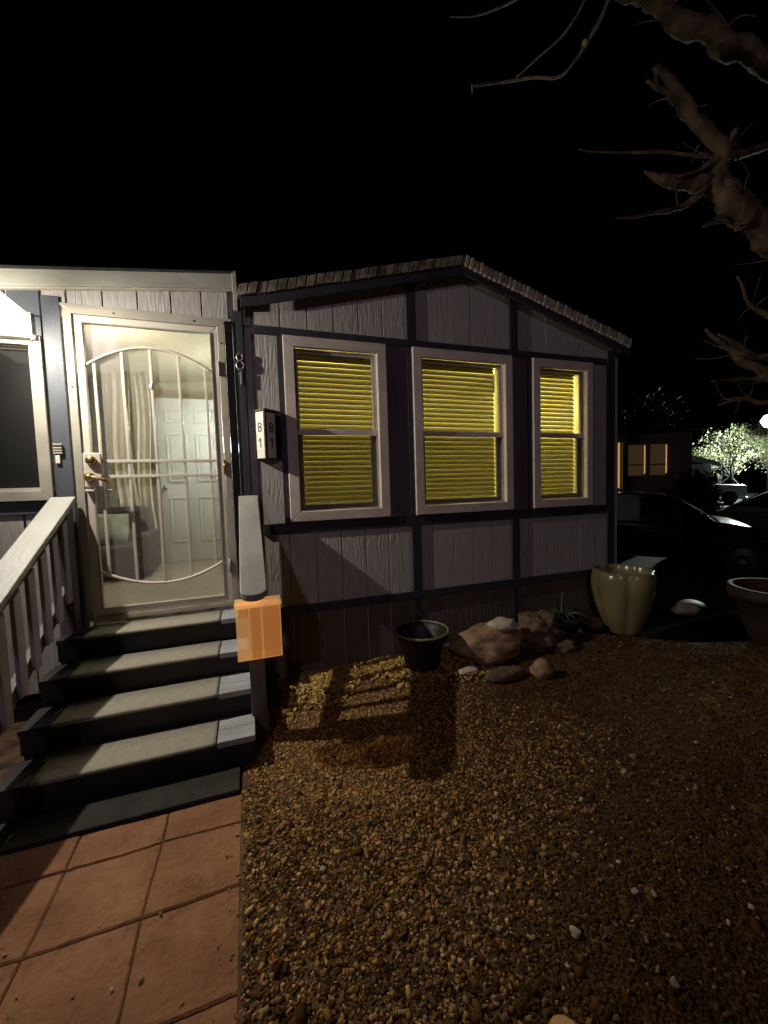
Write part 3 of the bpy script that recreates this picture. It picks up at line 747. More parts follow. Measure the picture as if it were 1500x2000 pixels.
MB().box(-0.54, 0.00, 1.82, 1.98, 0.34, 0.72).build('backrest', m_sofa, sofa, bevel=0.05)
MB().box(0.00, 0.09, 1.35, 1.97, 0.04, 0.46).build('armrest', m_sofa, sofa, bevel=0.04)
pb = MB()
n = 12
for sgn in (1, -1):
    k0 = len(pb.v)
    for i in range(n+1):
        for j in range(n+1):
            u, v = i/n*2-1, j/n*2-1
            h = 0.085*max(0, (1-u**4)*(1-v**4))**0.6
            pb.v.append((u*0.155*(1-0.06*(1-abs(v))*-1), -sgn*h, v*0.155*(1+0.05*abs(u))))
    for i in range(n):
        for j in range(n):
            a = k0+i*(n+1)+j; q = (a, a+n+1, a+n+2, a+1); pb.f.append(q if sgn > 0 else q[::-1])
pil = pb.build('pillow', m_pillow, None, loc=(-0.30, 1.62, 0.50), smooth=True); pil.rotation_euler = (-0.25, 0.06, 0.1)
tag(pil, 'sage green cushion standing on the dark sofa inside the entry', 'pillow')
el = thing('table_lamp', 'pale glowing lamp inside the entry, half hidden by the hinge side of the door', 'lamp', (0.96, 1.75, 0))
MB().lathe([(0.085, 1.46), (0.12, 1.30), (0.118, 1.30), (0.083, 1.46)], 24, (0.885, 1.75, 0)).build('lamp_shade', m_lampshade, el, smooth=True)
MB().lathe([(0.0, 1.30), (0.012, 1.30), (0.012, 1.08), (0.05, 1.0), (0.06, 0.9), (0.03, 0.8), (0.06, 0.78), (0, 0.78)], 20, (0.885, 1.75, 0)).build('lamp_base', m_steel, el, smooth=True)
ct = thing('console_table', 'narrow dark table under the glowing lamp inside the entry', 'table', (0.9, 1.75, 0))
MB().box(0.82, 1.02, 1.55, 1.95, 0.75, 0.778).build('tabletop', m_sofa, ct, bevel=0.003)
for x in (0.84, 1.0):
    for y in (1.57, 1.93): MB().box(x-0.012, x+0.012, y-0.012, y+0.012, 0.0, 0.75).build('leg', m_sofa, ct)

# ------------------------------------------------------------------ things on the walls
pl = thing('porch_lamp', 'glowing box shaped porch lamp on the wall left of the door', 'wall lamp', (-0.27, 0, 1.9))
lx0, lx1, ly0, ly1, lz0, lz1 = -0.50, -0.155, -0.46, -0.05, 1.835, 1.985
dm = MB().box(lx0+0.01, lx1-0.01, ly0+0.01, ly1, lz0+0.004, lz1-0.012).build('diffuser', m_lampglow, pl)
box('back_plate', m_white, pl, lx0+0.04, lx1-0.03, ly1+0.001, -0.002, lz0-0.01, lz1+0.01, 0.003)
frame4('cage_ring', m_white, pl, lx0, lx1, lz0-0.002, lz1, 0.007, ly0-0.004, ly0+0.004, 0.0)
frame4('cage_ring', m_white, pl, lx0, lx1, lz0-0.002, lz1, 0.007, ly1-0.016, ly1-0.008, 0.0)
for (x, y) in ((lx0, ly0), (lx1-0.008, ly0), (lx0, ly1-0.008), (lx1-0.008, ly1-0.008)):
    MB().box(x, x+0.008, y, y+0.008, lz0, lz1-0.012).build('corner_rod', m_white, pl)

bell = thing('doorbell', 'small ribbed doorbell box with hanging tag on the slate board left of the door', 'doorbell', (-0.09, -0.014, 1.12))
for z in (1.182, 1.160, 1.143, 1.127): MB().box(-0.112, -0.064, -0.030, -0.0145, z-0.006, z+0.004).build('rib', m_white, bell, bevel=0.001)
MB().box(-0.104, -0.080, -0.026, -0.0145, 1.060, 1.112).build('tag', m_plate, bell, bevel=0.001)

hn = thing('house_number', 'small metal digits 8 and 1 one above the other on the dark corner board', 'house number', (1.05, -0.021, 1.72))
ring = lambda cx, cz, r: [(cx+r*math.cos(t)*0.8, -0.027, cz+r*math.sin(t)) for t in [2*math.pi*i/16 for i in range(17)]]
MB().tube(ring(1.052, 1.815, 0.026), 0.0058, 6).tube(ring(1.052, 1.757, 0.031), 0.0062, 6).build('digit', m_steel, hn, smooth=True)
MB().box(1.048, 1.062, -0.031, -0.0215, 1.618, 1.715).box(1.038, 1.048, -0.031, -0.0215, 1.690, 1.703).build('digit', m_steel, hn, bevel=0.002)

sg = thing('address_box', 'wedge shaped two sided address light reading 81 on both faces beside the first window', 'address sign', (1.2, 0, 1.26))
ax0, ax1 = 1.182, 1.335
# V-shaped body: nose stands out from the wall, two pale plates meet at it
nose = Vector((1.235, -0.135, 0)); lft = Vector((1.165, -0.012, 0)); rgt = Vector((1.335, -0.012, 0))
nose = Vector((1.200, -0.105, 0)); lft = Vector((1.140, -0.030, 0)); rgt = Vector((1.330, -0.004, 0))
z0, z1 = 1.075, 1.425
b = MB()
b.add([(lft.x, lft.y, z0), (nose.x, nose.y, z0), (rgt.x, rgt.y, z0), (lft.x, -0.002, z0), (lft.x, lft.y, z1), (nose.x, nose.y, z1), (rgt.x, rgt.y, z1), (lft.x, -0.002, z1)],
      [(3, 2, 1, 0), (4, 5, 6, 7), (0, 1, 5, 4), (1, 2, 6, 5), (2, 3, 7, 6), (3, 0, 4, 7)])
b.build('body', m_blackpaint, sg, bevel=0.002)
b = MB()
e = 0.006
b.add([(lft.x-0.005, lft.y-0.004, z1+0.001), (nose.x, nose.y-e, z1+0.001), (rgt.x, rgt.y-e, z1+0.001), (rgt.x, -0.001, z1+0.001), (lft.x-0.005, -0.001, z1+0.001)]
      + [(lft.x-0.005, lft.y-0.004, z1+0.013), (nose.x, nose.y-e, z1+0.016), (rgt.x, rgt.y-e, z1+0.010), (rgt.x, -0.001, z1+0.010), (lft.x-0.005, -0.001, z1+0.013)],
      [(4,3,2,1,0), (5,6,7,8,9), (0,1,6,5), (1,2,7,6), (2,3,8,7), (3,4,9,8), (4,0,5,9)])
b.build('cap', m_greyrock, sg)
def plate(a, c, t0, t1, zz0, zz1):
    d = (c-a); n_ = Vector((d.y, -d.x, 0)).normalized()
    if n_.y > 0: n_ = -n_
    p, q = a+d*t0, a+d*t1
    vs = []
    for off in (0.0005, 0.004):
        for P_, z in ((p, zz0), (q, zz0), (q, zz1), (p, zz1)): vs.append((P_.x+n_.x*off, P_.y+n_.y*off, z))
    pm = MB().add(vs, [(3,2,1,0), (4,5,6,7), (0,1,5,4), (1,2,6,5), (2,3,7,6), (3,0,4,7)]).build('number_plate', m_plate, sg)
    cc = (p+q)/2 + n_*0.0046; w = (q-p).length
    for ch, z in (('8', zz0+(zz1-zz0)*0.66), ('1', zz0+(zz1-zz0)*0.33)):
        if ch == '8': me = text_mesh(ch, 0.100, 0.0003, 0.0004)
        else:
            me = MB().add([(-0.002, -0.034, 0.0003), (0.008, -0.034, 0.0003), (0.008, 0.036, 0.0003), (-0.0005, 0.036, 0.0003), (-0.018, 0.018, 0.0003), (-0.013, 0.010, 0.0003), (-0.002, 0.019, 0.0003)], [(0, 1, 2, 3, 4, 5, 6)]).mesh('digit')
        for v in me.vertices: v.co.x *= min(1.0, w/0.062)
        o = link('digit', me, m_num, pm, loc=(cc.x, cc.y, z))
        ang = math.atan2(d.y, d.x)
        o.rotation_euler = (math.pi/2, 0, ang)
plate(lft, nose, 0.04, 0.90, z0+0.006, z1-0.006)
plate(nose, rgt, 0.10, 0.56, z0+0.008, z1-0.012)

# ------------------------------------------------------------------ steps
st = thing('entry_steps', 'wooden entry steps with olive carpet strips leading up to the door', 'steps', (0.47, -0.6, GZ))
RUN, RISE, Y1, Z1 = 0.2388, 0.1453, -0.2488, -0.0307
TX0, TXC, TXR = -0.098, 0.837, 1.031
for k in range(4):
    y = Y1-RUN*k; z = Z1-RISE*k
    yb = (y+RUN-0.012 if k else -0.012)
    xr = TXR
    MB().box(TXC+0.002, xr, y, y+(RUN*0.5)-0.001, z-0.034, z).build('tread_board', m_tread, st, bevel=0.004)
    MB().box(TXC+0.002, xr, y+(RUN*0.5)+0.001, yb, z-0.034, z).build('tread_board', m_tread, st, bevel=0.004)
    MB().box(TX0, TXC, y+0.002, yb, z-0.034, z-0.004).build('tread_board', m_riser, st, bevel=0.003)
    # carpet wraps over the nosing
    c = MB(); nn = 40; prof = [(yb-0.002, z+0.0035), (y+0.004, z+0.004), (y-0.004, z-0.001), (y-0.005, z-0.014)]
    for i in range(nn+1):
        x = 0.048+(TXC-0.004-0.048)*i/nn
        for (py, pz) in prof: c.v.append((x, py+0.002*noise.noise(Vector((x*9, k, 0))), pz+0.0015*noise.noise(Vector((x*7, py*9, k)))))
    for i in range(nn):
        for j in range(3): a = i*4+j; c.f.append((a, a+1, a+5, a+4))
    o = c.build('carpet_strip', m_carpet, st, smooth=True)
    o.modifiers.new('thick', 'SOLIDIFY').thickness = 0.003
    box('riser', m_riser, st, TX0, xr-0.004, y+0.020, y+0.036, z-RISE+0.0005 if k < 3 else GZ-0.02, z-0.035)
MB().box(-0.06, 0.948, -1.162, -0.985, GZ-0.06, GZ+0.018).build('base_slab', m_pad, st, bevel=0.006)
def stringer(x0, x1, nm='stringer'):
    poly = [(-0.005, GZ-0.02)]
    poly = [(-0.03, GZ-0.02), (-0.03, Z1-0.035)]
    p = [(-0.03, GZ-0.02)]
    # outline (y,z) counter-clockwise seen from +X
    p = [(Y1-RUN*3+0.038, GZ-0.02), (-0.012, GZ-0.02), (-0.012, Z1-0.036)]
    for k in range(4):
        y = Y1-RUN*k; z = Z1-RISE*k-0.036
        p.append((y+0.038, z))
        if k < 3: p.append((y+0.038, z-RISE))
    MB().prism_x(p, x0, x1).build(nm, m_riser, st)
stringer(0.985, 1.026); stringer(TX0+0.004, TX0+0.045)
# closed dark side panel keeps light from passing under the steps
# ------------------------------------------------------------------ railings
def railing(cx, label, zoff, newel_y, posts_mat, n_bal, y_top=-0.06, y_end=-0.99, bw=0.017, pit=0.1245, bmat=None):
    r = thing('stair_railing', label, 'railing', (cx, -0.6, GZ), 'handrails either side of the steps')
    sl = 0.515; zc = lambda y: 0.842+zoff + sl*(y-0.0)
    hw = 0.067
    # cap board with a rounded lower end
    n_ = 10; top = [(-hw, y_top), (hw, y_top)]
    out = [(cx+hw, y_top), (cx-hw, y_top)]
    for i in range(n_+1):
        a = math.pi + math.pi*i/n_
        out.append((cx+math.cos(a)*hw, y_end + math.sin(a)*0.045))
    vs = [(x, y, zc(y)) for x, y in out] + [(x, y, zc(y)-0.036) for x, y in out]
    m_ = len(out)
    fs = [tuple(range(m_)), tuple(range(2*m_-1, m_-1, -1))] + [((k+1) % m_, k, k+m_, (k+1) % m_+m_) for k in range(m_)]
    MB().add(vs, fs).build('cap_rail', m_rail, r, bevel=0.005)
    # side rail right under the cap, and the low rail
    for dz, hh, nm in ((-0.037, 0.085, 'side_rail'), (-0.525, 0.085, 'low_rail')):
        ya, yb = y_top-0.01, newel_y+0.03
        MB().prism_x([(yb, zc(yb)+dz-hh), (ya, zc(ya)+dz-hh), (ya, zc(ya)+dz), (yb, zc(yb)+dz)], cx-0.019, cx+0.019).build(nm, posts_mat, r, bevel=0.003)
    for i in range(n_bal):
        y = y_top-0.115-pit*i
        s = bw
        zlow = zc(y)-0.525-0.035
        MB().prism_x([(y-s, zlow-0.05), (y+s, zlow-0.05), (y+s, zc(y+s)-0.10), (y-s, zc(y-s)-0.10)], cx+0.0195, cx+(0.0535 if bw < 0.03 else 0.040)).build('baluster', bmat or posts_mat, r, bevel=0.003)
    for yy in (y_top-0.04, newel_y):
        q = 0.044
        MB().prism_x([(yy-q, GZ-0.03), (yy+q, GZ-0.03), (yy+q, zc(yy+q)-0.0375), (yy-q, zc(yy-q)-0.0375)], cx-q, cx+q).build('post', posts_mat, r, bevel=0.004)
    return r, zc
railing(1.060, 'grey capped handrail on the house window side of the steps, seen end on', 0.0, -0.735, m_post, 5)
railing(-0.066, 'grey capped handrail on the left side of the steps running out of the picture', 0.033, -1.28, m_post, 8, -0.06, -1.45, 0.034, 0.148, m_balus)

# amber light box on the right newel post
am = thing('amber_step_light', 'amber plastic box light glowing on the post at the foot of the right handrail', 'step light', (1.065, -0.88, -0.06))
aw0, aw1, ay0, ay1, az0, az1 = 0.964, 1.194, -0.955, -0.822, -0.062, 0.224
MB().box(aw0, aw1, ay0, ay1, az0, az1).build('shade', m_amber, am, bevel=0.004)
MB().box(1.03, 1.09, ay1+0.0005, -0.781, az0+0.08, az1-0.10).build('back_plate', m_blackpaint, am, bevel=0.002)
MB().box(aw0-0.006, aw1+0.006, ay0-0.008, ay1, az1+0.001, az1+0.018).build('lid', m_amber, am, bevel=0.003)
MB().box(aw0+0.074, aw0+0.124, ay0-0.003, ay0-0.0005, az0+0.006, az1-0.002).build('rib', m_amber2, am, bevel=0.001)
MB().box(aw0+0.136, aw1-0.006, ay0-0.003, ay0-0.0005, az0+0.006, az1-0.002).build('rib', m_amber2, am, bevel=0.001)
MB().box(aw0+0.012, aw0+0.062, ay0-0.006, ay0-0.0005, az1-0.050, az1-0.004).build('clip', m_amber2, am, bevel=0.002)
# small garden light close to the photographer
gl = thing('garden_light', 'dim amber rounded garden light at the bottom edge of the yard', 'garden light', (1.745, -2.36, GZ))
MB().lathe([(0.0, 0.10), (0.022, 0.098), (0.040, 0.086), (0.046, 0.066), (0.044, 0.050), (0, 0.05)], 24, (1.735, -2.425, GZ)).build('dome', m_gdome, gl, smooth=True)
MB().lathe([(0.0, 0.049), (0.05, 0.049), (0.05, 0.035), (0.012, 0.03), (0.010, -0.05)], 24, (1.735, -2.425, GZ)).build('base', m_blackpaint, gl, smooth=True)

# ------------------------------------------------------------------ pots, rocks
def petal(amp, k, ph=0.0): return lambda t, z: 1+amp*(abs(math.cos(k*t/2+ph))**0.7-0.6)
p1 = from_cam(1228, 1240, GZ)
pot = thing('olive_pot', 'large olive yellow glazed pot with lobed sides near the house corner', 'planter', p1)
prof = [(0.0, 0.0), (0.15, 0.0), (0.165, 0.02), (0.20, 0.12), (0.255, 0.28), (0.285, 0.42), (0.292, 0.52), (0.278, 0.60), (0.262, 0.63), (0.250, 0.62), (0.262, 0.52), (0.25, 0.42)]
MB().lathe([(r*0.91, z*0.96) for r, z in prof], 72, p1+Vector((0.05, 0.10, 0)), petal(0.16, 5, 0.9)).build('shell', m_oliveglaze, pot, smooth=True)
MB().lathe([(0.0, 0.47), (0.215, 0.47)], 32, p1+Vector((0.05, 0.10, 0))).build('soil', m_soil, pot)
p2 = from_cam(1522, 1262, GZ)
pot2 = thing('terracotta_pot', 'dark terracotta pot with a broad rim at the right edge', 'planter', p2)
MB().lathe([(0, 0), (0.17, 0), (0.19, 0.02), (0.25, 0.22), (0.30, 0.40), (0.345, 0.41), (0.355, 0.46), (0.345, 0.51), (0.31, 0.51), (0.29, 0.42), (0, 0.42)], 48, p2).build('shell', m_terra, pot2, smooth=True)
c3 = Vector((2.33, -0.26, GZ))
pot3 = thing('dark_planter', 'dark empty planter with a wide rolled rim against the skirting', 'planter', c3)
MB().lathe([(0, 0), (0.13, 0), (0.14, 0.02), (0.165, 0.16), (0.19, 0.24), (0.225, 0.285), (0.222, 0.30), (0.205, 0.298), (0.18, 0.25), (0.15, 0.16), (0.0, 0.05)], 48, c3).build('shell', m_bronze, pot3, smooth=True)
MB().tube([(c3.x+0.216*math.cos(t), c3.y+0.216*math.sin(t), c3.z+0.296) for t in [2*math.pi*i/40 for i in range(41)]], 0.0105, 8).build('rim', mat('rim_glaze', (0.24, 0.20, 0.13), 0.35), pot3, smooth=True)

def R_(px, py, dx, dy, dz, r, seed, m, lab, **k):
    c = from_cam(px, py, GZ); c = Vector((c.x+dx, c.y+dy, GZ+dz))
    return rock('rock', m, None, c, r, seed, label=lab, group='rocks at the foot of the wall', **k)
R_(960, 1290, 0.03, 0.08, 0.12, (0.315, 0.17, 0.155), 2.0, m_rock, 'big brown creased boulder, largest in the rock pile', rough=0.34, freq=1.15, sub=4)
R_(1060, 1275, 0.08, 0.16, 0.12, (0.22, 0.16, 0.17), 5.0, m_greyrock, 'dark knobbly rock behind and right of the big brown boulder', rough=0.42, freq=2.6, sub=4)
R_(982, 1290, 0.05, 0.06, 0.275, (0.12, 0.08, 0.055), 3.2, m_palerock, 'white quartz rock lying on top of the big brown boulder')
R_(915, 1312, 0, 0, 0.012, (0.095, 0.05, 0.028), 4.1, m_palerock, 'flat tan stone in front of the boulder, left end')
R_(985, 1325, 0, 0.0, 0.03, (0.17, 0.07, 0.055), 6.4, m_greyrock, 'long smooth dun stone in front of the big boulder', rough=0.12)
R_(1058, 1318, 0.0, 0.0, 0.045, (0.085, 0.07, 0.075), 7.7, m_rock, 'round split brown stone at the right front of the pile', rough=0.25)
R_(1110, 1272, 0.0, 0.03, 0.03, (0.08, 0.06, 0.055), 8.3, m_greyrock, 'small angular stone right of the knobbly rock', rough=0.5)
R_(878, 1262, 0.0, 0.02, 0.02, (0.07, 0.045, 0.025), 9.1, m_palerock, 'small pale rubble stone left of the boulder near the planter', rough=0.5)
R_(1170, 1232, 0.0, 0.06, 0.05, (0.085, 0.07, 0.055), 10.1, m_greyrock, 'grey block stone just left of the olive pot base', rough=0.3)
R_(1345, 1205, 0.0, 0.0, 0.10, (0.20, 0.10, 0.07), 12.1, m_palerock, 'pale flat rock in the dark behind the olive pot, to its right', rough=0.3)
# low bowl with a few stems
c4 = from_cam(1120, 1252, GZ)+Vector((0.10, 0.22, 0)); c4.z = GZ
bw = thing('succulent_bowl', 'low bowl with drooping leaves between the rocks and the olive pot', 'potted plant', c4)
MB().lathe([(0, 0), (0.10, 0), (0.16, 0.08), (0.21, 0.17), (0.20, 0.18), (0.185, 0.16), (0, 0.14)], 36, c4).build('bowl', m_bronze, bw, smooth=True)
for i in range(13):
    a = i*2.4; L_ = random.uniform(0.12, 0.24)
    pts = [c4+Vector((math.cos(a)*L_*t*1.1, math.sin(a)*L_*t*1.1, 0.15+L_*1.0*t-L_*0.9*t*t)) for t in (0, 0.25, 0.5, 0.75, 1.0)]
    MB().tube(pts, [0.012, 0.014, 0.012, 0.008, 0.002], 5).build('leaf', m_succ, bw, smooth=True)
MB().tube([c4+Vector((-0.02, 0, 0.14)), c4+Vector((-0.03, 0, 0.27)), c4+Vector((-0.02, 0, 0.40))], [0.008, 0.006, 0.003], 6).build('stem', m_palebark, bw, smooth=True)

# ------------------------------------------------------------------ near bare tree, upper right
tree = thing('bare_tree', 'bare thick limbed tree reaching in from the upper right', 'tree', (5.9, -1.9, GZ))
def limb(pts, r0, r1, parent=tree, nm='limb', m=m_bark, seed=0, n=12, wig=0.02):
    P = []
    K = 12 if r0 > 0.02 else 6
    for i in range(len(pts)-1):
        a, c = Vector(pts[i]), Vector(pts[i+1])
        for k in range(K): P.append(a.lerp(c, k/K))
    P.append(Vector(pts[-1])); L = len(P)
    for _ in range(K):
        P = [P[0]]+[(P[i-1]+P[i]*2+P[i+1])/4 for i in range(1, L-1)]+[P[-1]]
    Q = []; R0 = []
    for i, p in enumerate(P):
        t = i/(L-1)
        nz = Vector((noise.noise(p*4+Vector((seed, 0, 0))), noise.noise(p*4+Vector((0, seed, 5))), noise.noise(p*4+Vector((3, 1, seed)))))
        Q.append(p+nz*wig); R0.append((r0+(r1-r0)*t)*(1+0.30*noise.noise(p*6+Vector((seed, 2, 2))))*(1.0 if i < L-2 or r1 < 0.015 else 0.75))
    if r0 < 0.02: n = 6
    b = MB().tube(Q, R0, n)
    if r0 > 0.02:
        cen = [Q[min(i//n, L-1)] for i in range(len(b.v))]
        for i, v in enumerate(b.v):
            v = Vector(v); d = v-cen[i]; rr = d.length
            k = 0.24*noise.noise(v*7)+0.26*noise.noise(Vector((v.x*34, v.y*34, v.z*15)))+0.12*noise.noise(v*80)
            b.v[i] = tuple(cen[i]+d*(1+k))
    return b.build(nm, m, parent, smooth=True)
T0 = Vector((5.9, -1.7, GZ)); fork = at(1640, 560, 3.6)
trunk = limb([T0, (T0.x*0.5+fork.x*0.5, T0.y*0.55+fork.y*0.45, (GZ+fork.z)/2), fork], 0.20, 0.15, nm='trunk', seed=1, n=14)
J1 = at(1420, 385, 3.45); J2 = at(1412, 305, 3.4)
limb([fork, at(1540, 500, 3.6), at(1450, 400, 3.5), at(1370, 355, 3.45), at(1310, 355, 3.35), at(1262, 332, 3.3)], 0.15, 0.016, seed=4, n=18, wig=0.03)
limb([at(1460, 430, 3.5), at(1390, 375, 3.42), J2, at(1345, 215, 3.3), at(1283, 130, 3.2)], 0.09, 0.042, seed=3, n=18, wig=0.03)
limb([at(1400, 380, 3.45), at(1410, 300, 3.38), at(1440, 250, 3.3)], 0.06, 0.02, seed=18, n=14)
limb([at(1345, 215, 3.3), at(1300, 175, 3.25), at(1262, 160, 3.2)], 0.03, 0.012, seed=19)
limb([J2, at(1375, 330, 3.35), at(1330, 345, 3.3)], 0.035, 0.010, seed=22)
limb([at(1450, 430, 3.5), at(1410, 420, 3.45), at(1375, 440, 3.4)], 0.04, 0.010, seed=23)
limb([at(1385, 365, 3.4), at(1335, 405, 3.4), at(1275, 418, 3.3), at(1205, 424, 3.2)], 0.028, 0.006, seed=5)
limb([J2, at(1300, 300, 3.3), at(1225, 300, 3.25), at(1130, 293, 3.2)], 0.016, 0.005, seed=6)
limb([J2, at(1460, 298, 3.5), at(1530, 275, 3.7), at(1600, 230, 3.8)], 0.035, 0.025, seed=7)
limb([at(1500, 470, 3.6), at(1460, 400, 3.6), at(1432, 345, 3.7)], 0.045, 0.012, seed=8)
up = at(1640, 210, 3.6)
limb([fork, at(1680, 380, 3.7), up], 0.13, 0.10, seed=9, n=12)
limb([up, at(1500, 125, 3.5), at(1400, 80, 3.4), at(1300, 10, 3.3), at(1200, -30, 3.2)], 0.095, 0.06, seed=10, n=12, wig=0.04)
limb([at(1310, 10, 3.3), at(1290, -40, 3.3), at(1200, -80, 3.2)], 0.06, 0.03, seed=15)
limb([at(1430, 90, 3.4), at(1420, 60, 3.4), at(1395, 20, 3.35), at(1370, -20, 3.3)], 0.018, 0.01, seed=16)
a1 = at(1200, -30, 3.2)
limb([a1, at(1172, 38, 3.0), at(1140, 95, 2.95), at(1095, 157, 2.9), at(1040, 150, 2.9), at(975, 160, 2.85), at(922, 168, 2.8)], 0.014, 0.006, seed=11, nm='twig', m=m_palebark, wig=0.008)
limb([at(922, 166, 2.8), at(922, 180, 2.8)], 0.008, 0.005, seed=12, nm='twig', m=m_palebark, wig=0)
limb([at(1150, -20, 3.1), at(1132, 20, 3.05), at(1105, 65, 3.0), at(1060, 105, 2.95), at(1010, 150, 2.9)], 0.008, 0.005, seed=13, nm='twig', m=m_palebark, wig=0.008)
limb([at(1060, -35, 3.1), at(1005, 0, 3.0), at(975, 18, 2.95), at(930, 32, 2.9), at(880, 34, 2.85)], 0.011, 0.004, seed=14, nm='twig', m=m_palebark, wig=0.008)
kn = at(1142, 85, 2.95)
MB().lathe([(0.001, -0.03), (0.014, -0.02), (0.022, 0.0), (0.017, 0.02), (0.001, 0.034)], 12, kn).build('bud', m_palebark, tree, smooth=True)
for (px, py, D) in [(1255, 155, 3.2), (1385, 640, 3.9), (1262, 612, 4.0)]:
    pass
limb([at(1640, 800, 4.2), at(1500, 735, 4.3), at(1440, 700, 4.3), at(1385, 640, 4.3)], 0.07, 0.02, seed=20, wig=0.05)
limb([at(1520, 740, 4.3), at(1450, 740, 4.4), at(1390, 745, 4.4)], 0.04, 0.008, seed=21)
spots_ = [J1, J2, at(1345, 215, 3.3), at(1380, 265, 3.35), at(1440, 700, 4.3), at(1400, 80, 3.4), at(1320, 30, 3.3), at(1500, 125, 3.5), at(1540, 500, 3.6), at(1480, 455, 3.55), at(1320, 358, 3.35), at(1440, 440, 3.5)]
limb([at(1640, 760, 4.2), at(1530, 700, 4.0), at(1455, 690, 3.9), at(1405, 655, 3.8)], 0.06, 0.015, seed=41, wig=0.05)
limb([at(1640, 900, 4.6), at(1540, 800, 4.5), at(1460, 775, 4.4), at(1400, 790, 4.4)], 0.05, 0.012, seed=42, wig=0.05)
limb([at(1600, 680, 4.0), at(1520, 640, 4.0), at(1470, 600, 4.0), at(1440, 540, 3.9)], 0.04, 0.010, seed=43, wig=0.05)
spots_ += [at(1455, 690, 3.9), at(1460, 775, 4.4), at(1470, 600, 4.0), at(1500, 735, 4.3), at(1430, 780, 4.4)]
for k in range(58):
    a = random.choice(spots_)
    d = Vector((random.uniform(-1, .6), random.uniform(-.4, .8), random.uniform(-.25, 1))).normalized()*random.uniform(0.10, 0.42)
    limb([a, a+d*0.5+Vector((0, 0, random.uniform(-.08, .08))), a+d+Vector((0, 0, random.uniform(-.1, .15)))], 0.009, 0.0025, nm='twig', seed=30+k, n=5, m=m_bark)

# ------------------------------------------------------------------ recursive trees further back
def branchy(name, label, base, height, seed, m, spread=0.9, depth=5, leaves=0, leafcol=((0.20, 0.22, 0.12), (0.34, 0.34, 0.2)), lean=(0, 0), r0=None, leafm=None, leafsize=0.05, group=None):
    rnd = random.Random(seed); t = thing(name, label, 'tree', base, group)
    br = MB(); tips = []
    def go(p, d, L, r, k):
        pts = [p]; q = p.copy(); dd = d.copy()
        for i in range(4):
            dd = (dd + Vector((rnd.uniform(-.2, .2), rnd.uniform(-.2, .2), rnd.uniform(-.08, .16)))).normalized()
            q = q+dd*L/4; pts.append(q.copy())
        (tr if k == 0 else br).tube(pts, [r*(1-0.13*i) for i in range(5)], 8 if k < 2 else 4 if k < 4 else 3, cap=False)
        if k >= depth: tips.append(q.copy()); return
        if k >= 2: tips.append(pts[2].copy())
        for i in range(3 if k else 4):
            s = pts[rnd.choice([2, 3, 4])] if i else pts[4]
            a = rnd.uniform(0, 6.28); e = rnd.uniform(0.3, spread)
            nd = (dd + Vector((math.cos(a)*e, math.sin(a)*e, rnd.uniform(-.15, .35)))).normalized()
            go(s, nd, L*rnd.uniform(.6, .82), r*.55, k+1)
    tr = MB()
    go(Vector(base), Vector((lean[0], lean[1], 1)).normalized(), height*0.34, r0 or height*0.03, 0)
    tr.build('trunk', m, t, smooth=True); br.build('branches', m, t, smooth=True)
    if leaves:
        n_ = leaves; T = np.array([tuple(x) for x in tips]); rg = np.random.default_rng(seed)
        C = T[rg.integers(0, len(T), n_)] + rg.normal(0, height*0.035, (n_, 3))
        u = rg.normal(0, 1, (n_, 3)); u /= np.linalg.norm(u, axis=1)[:, None]; w = np.cross(u, rg.normal(0, 1, (n_, 3))); w /= np.linalg.norm(w, axis=1)[:, None]
        s = leafsize*(0.5+rg.random((n_, 1)))
        V = np.stack([C-u*s, C+w*s*0.45, C+u*s, C-w*s*0.45], 1).reshape(-1, 3)
        me = bpy.data.meshes.new('crown'); me.vertices.add(n_*4); me.vertices.foreach_set('co', (V-np.array(base)).reshape(-1).astype(np.float32))
        me.loops.add(n_*4); me.loops.foreach_set('vertex_index', np.arange(n_*4, dtype=np.int32))
        me.polygons.add(n_); me.polygons.foreach_set('loop_start', (4*np.arange(n_)).astype(np.int32)); me.polygons.foreach_set('loop_total', np.full(n_, 4, np.int32)); me.update(calc_edges=True)
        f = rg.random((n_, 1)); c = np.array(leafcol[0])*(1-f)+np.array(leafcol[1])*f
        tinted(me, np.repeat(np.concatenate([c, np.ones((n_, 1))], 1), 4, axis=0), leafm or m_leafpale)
        link('crown', me, None, t, loc=base)
    return t
FZ = -0.86
def P_at(px, D, z=FZ):
    d = AF + AR*(px-750)/F_PX; 
    p = CAM + d*D; return Vector((p.x, p.y, z))
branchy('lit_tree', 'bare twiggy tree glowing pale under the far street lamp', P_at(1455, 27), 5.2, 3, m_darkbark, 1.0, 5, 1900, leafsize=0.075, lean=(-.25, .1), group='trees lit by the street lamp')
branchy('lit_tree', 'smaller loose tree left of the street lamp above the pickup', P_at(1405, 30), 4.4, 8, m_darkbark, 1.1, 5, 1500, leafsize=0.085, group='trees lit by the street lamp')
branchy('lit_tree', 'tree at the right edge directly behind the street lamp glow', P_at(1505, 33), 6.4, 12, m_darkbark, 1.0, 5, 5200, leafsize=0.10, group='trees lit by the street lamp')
branchy('dark_tree', 'unlit tree standing behind the neighbouring home', P_at(1262, 20), 5.2, 21, m_darkbark, 1.0, 5, 5000, ((0.03, 0.035, 0.02), (0.05, 0.05, 0.03)), leafm=m_shrub, leafsize=0.09)

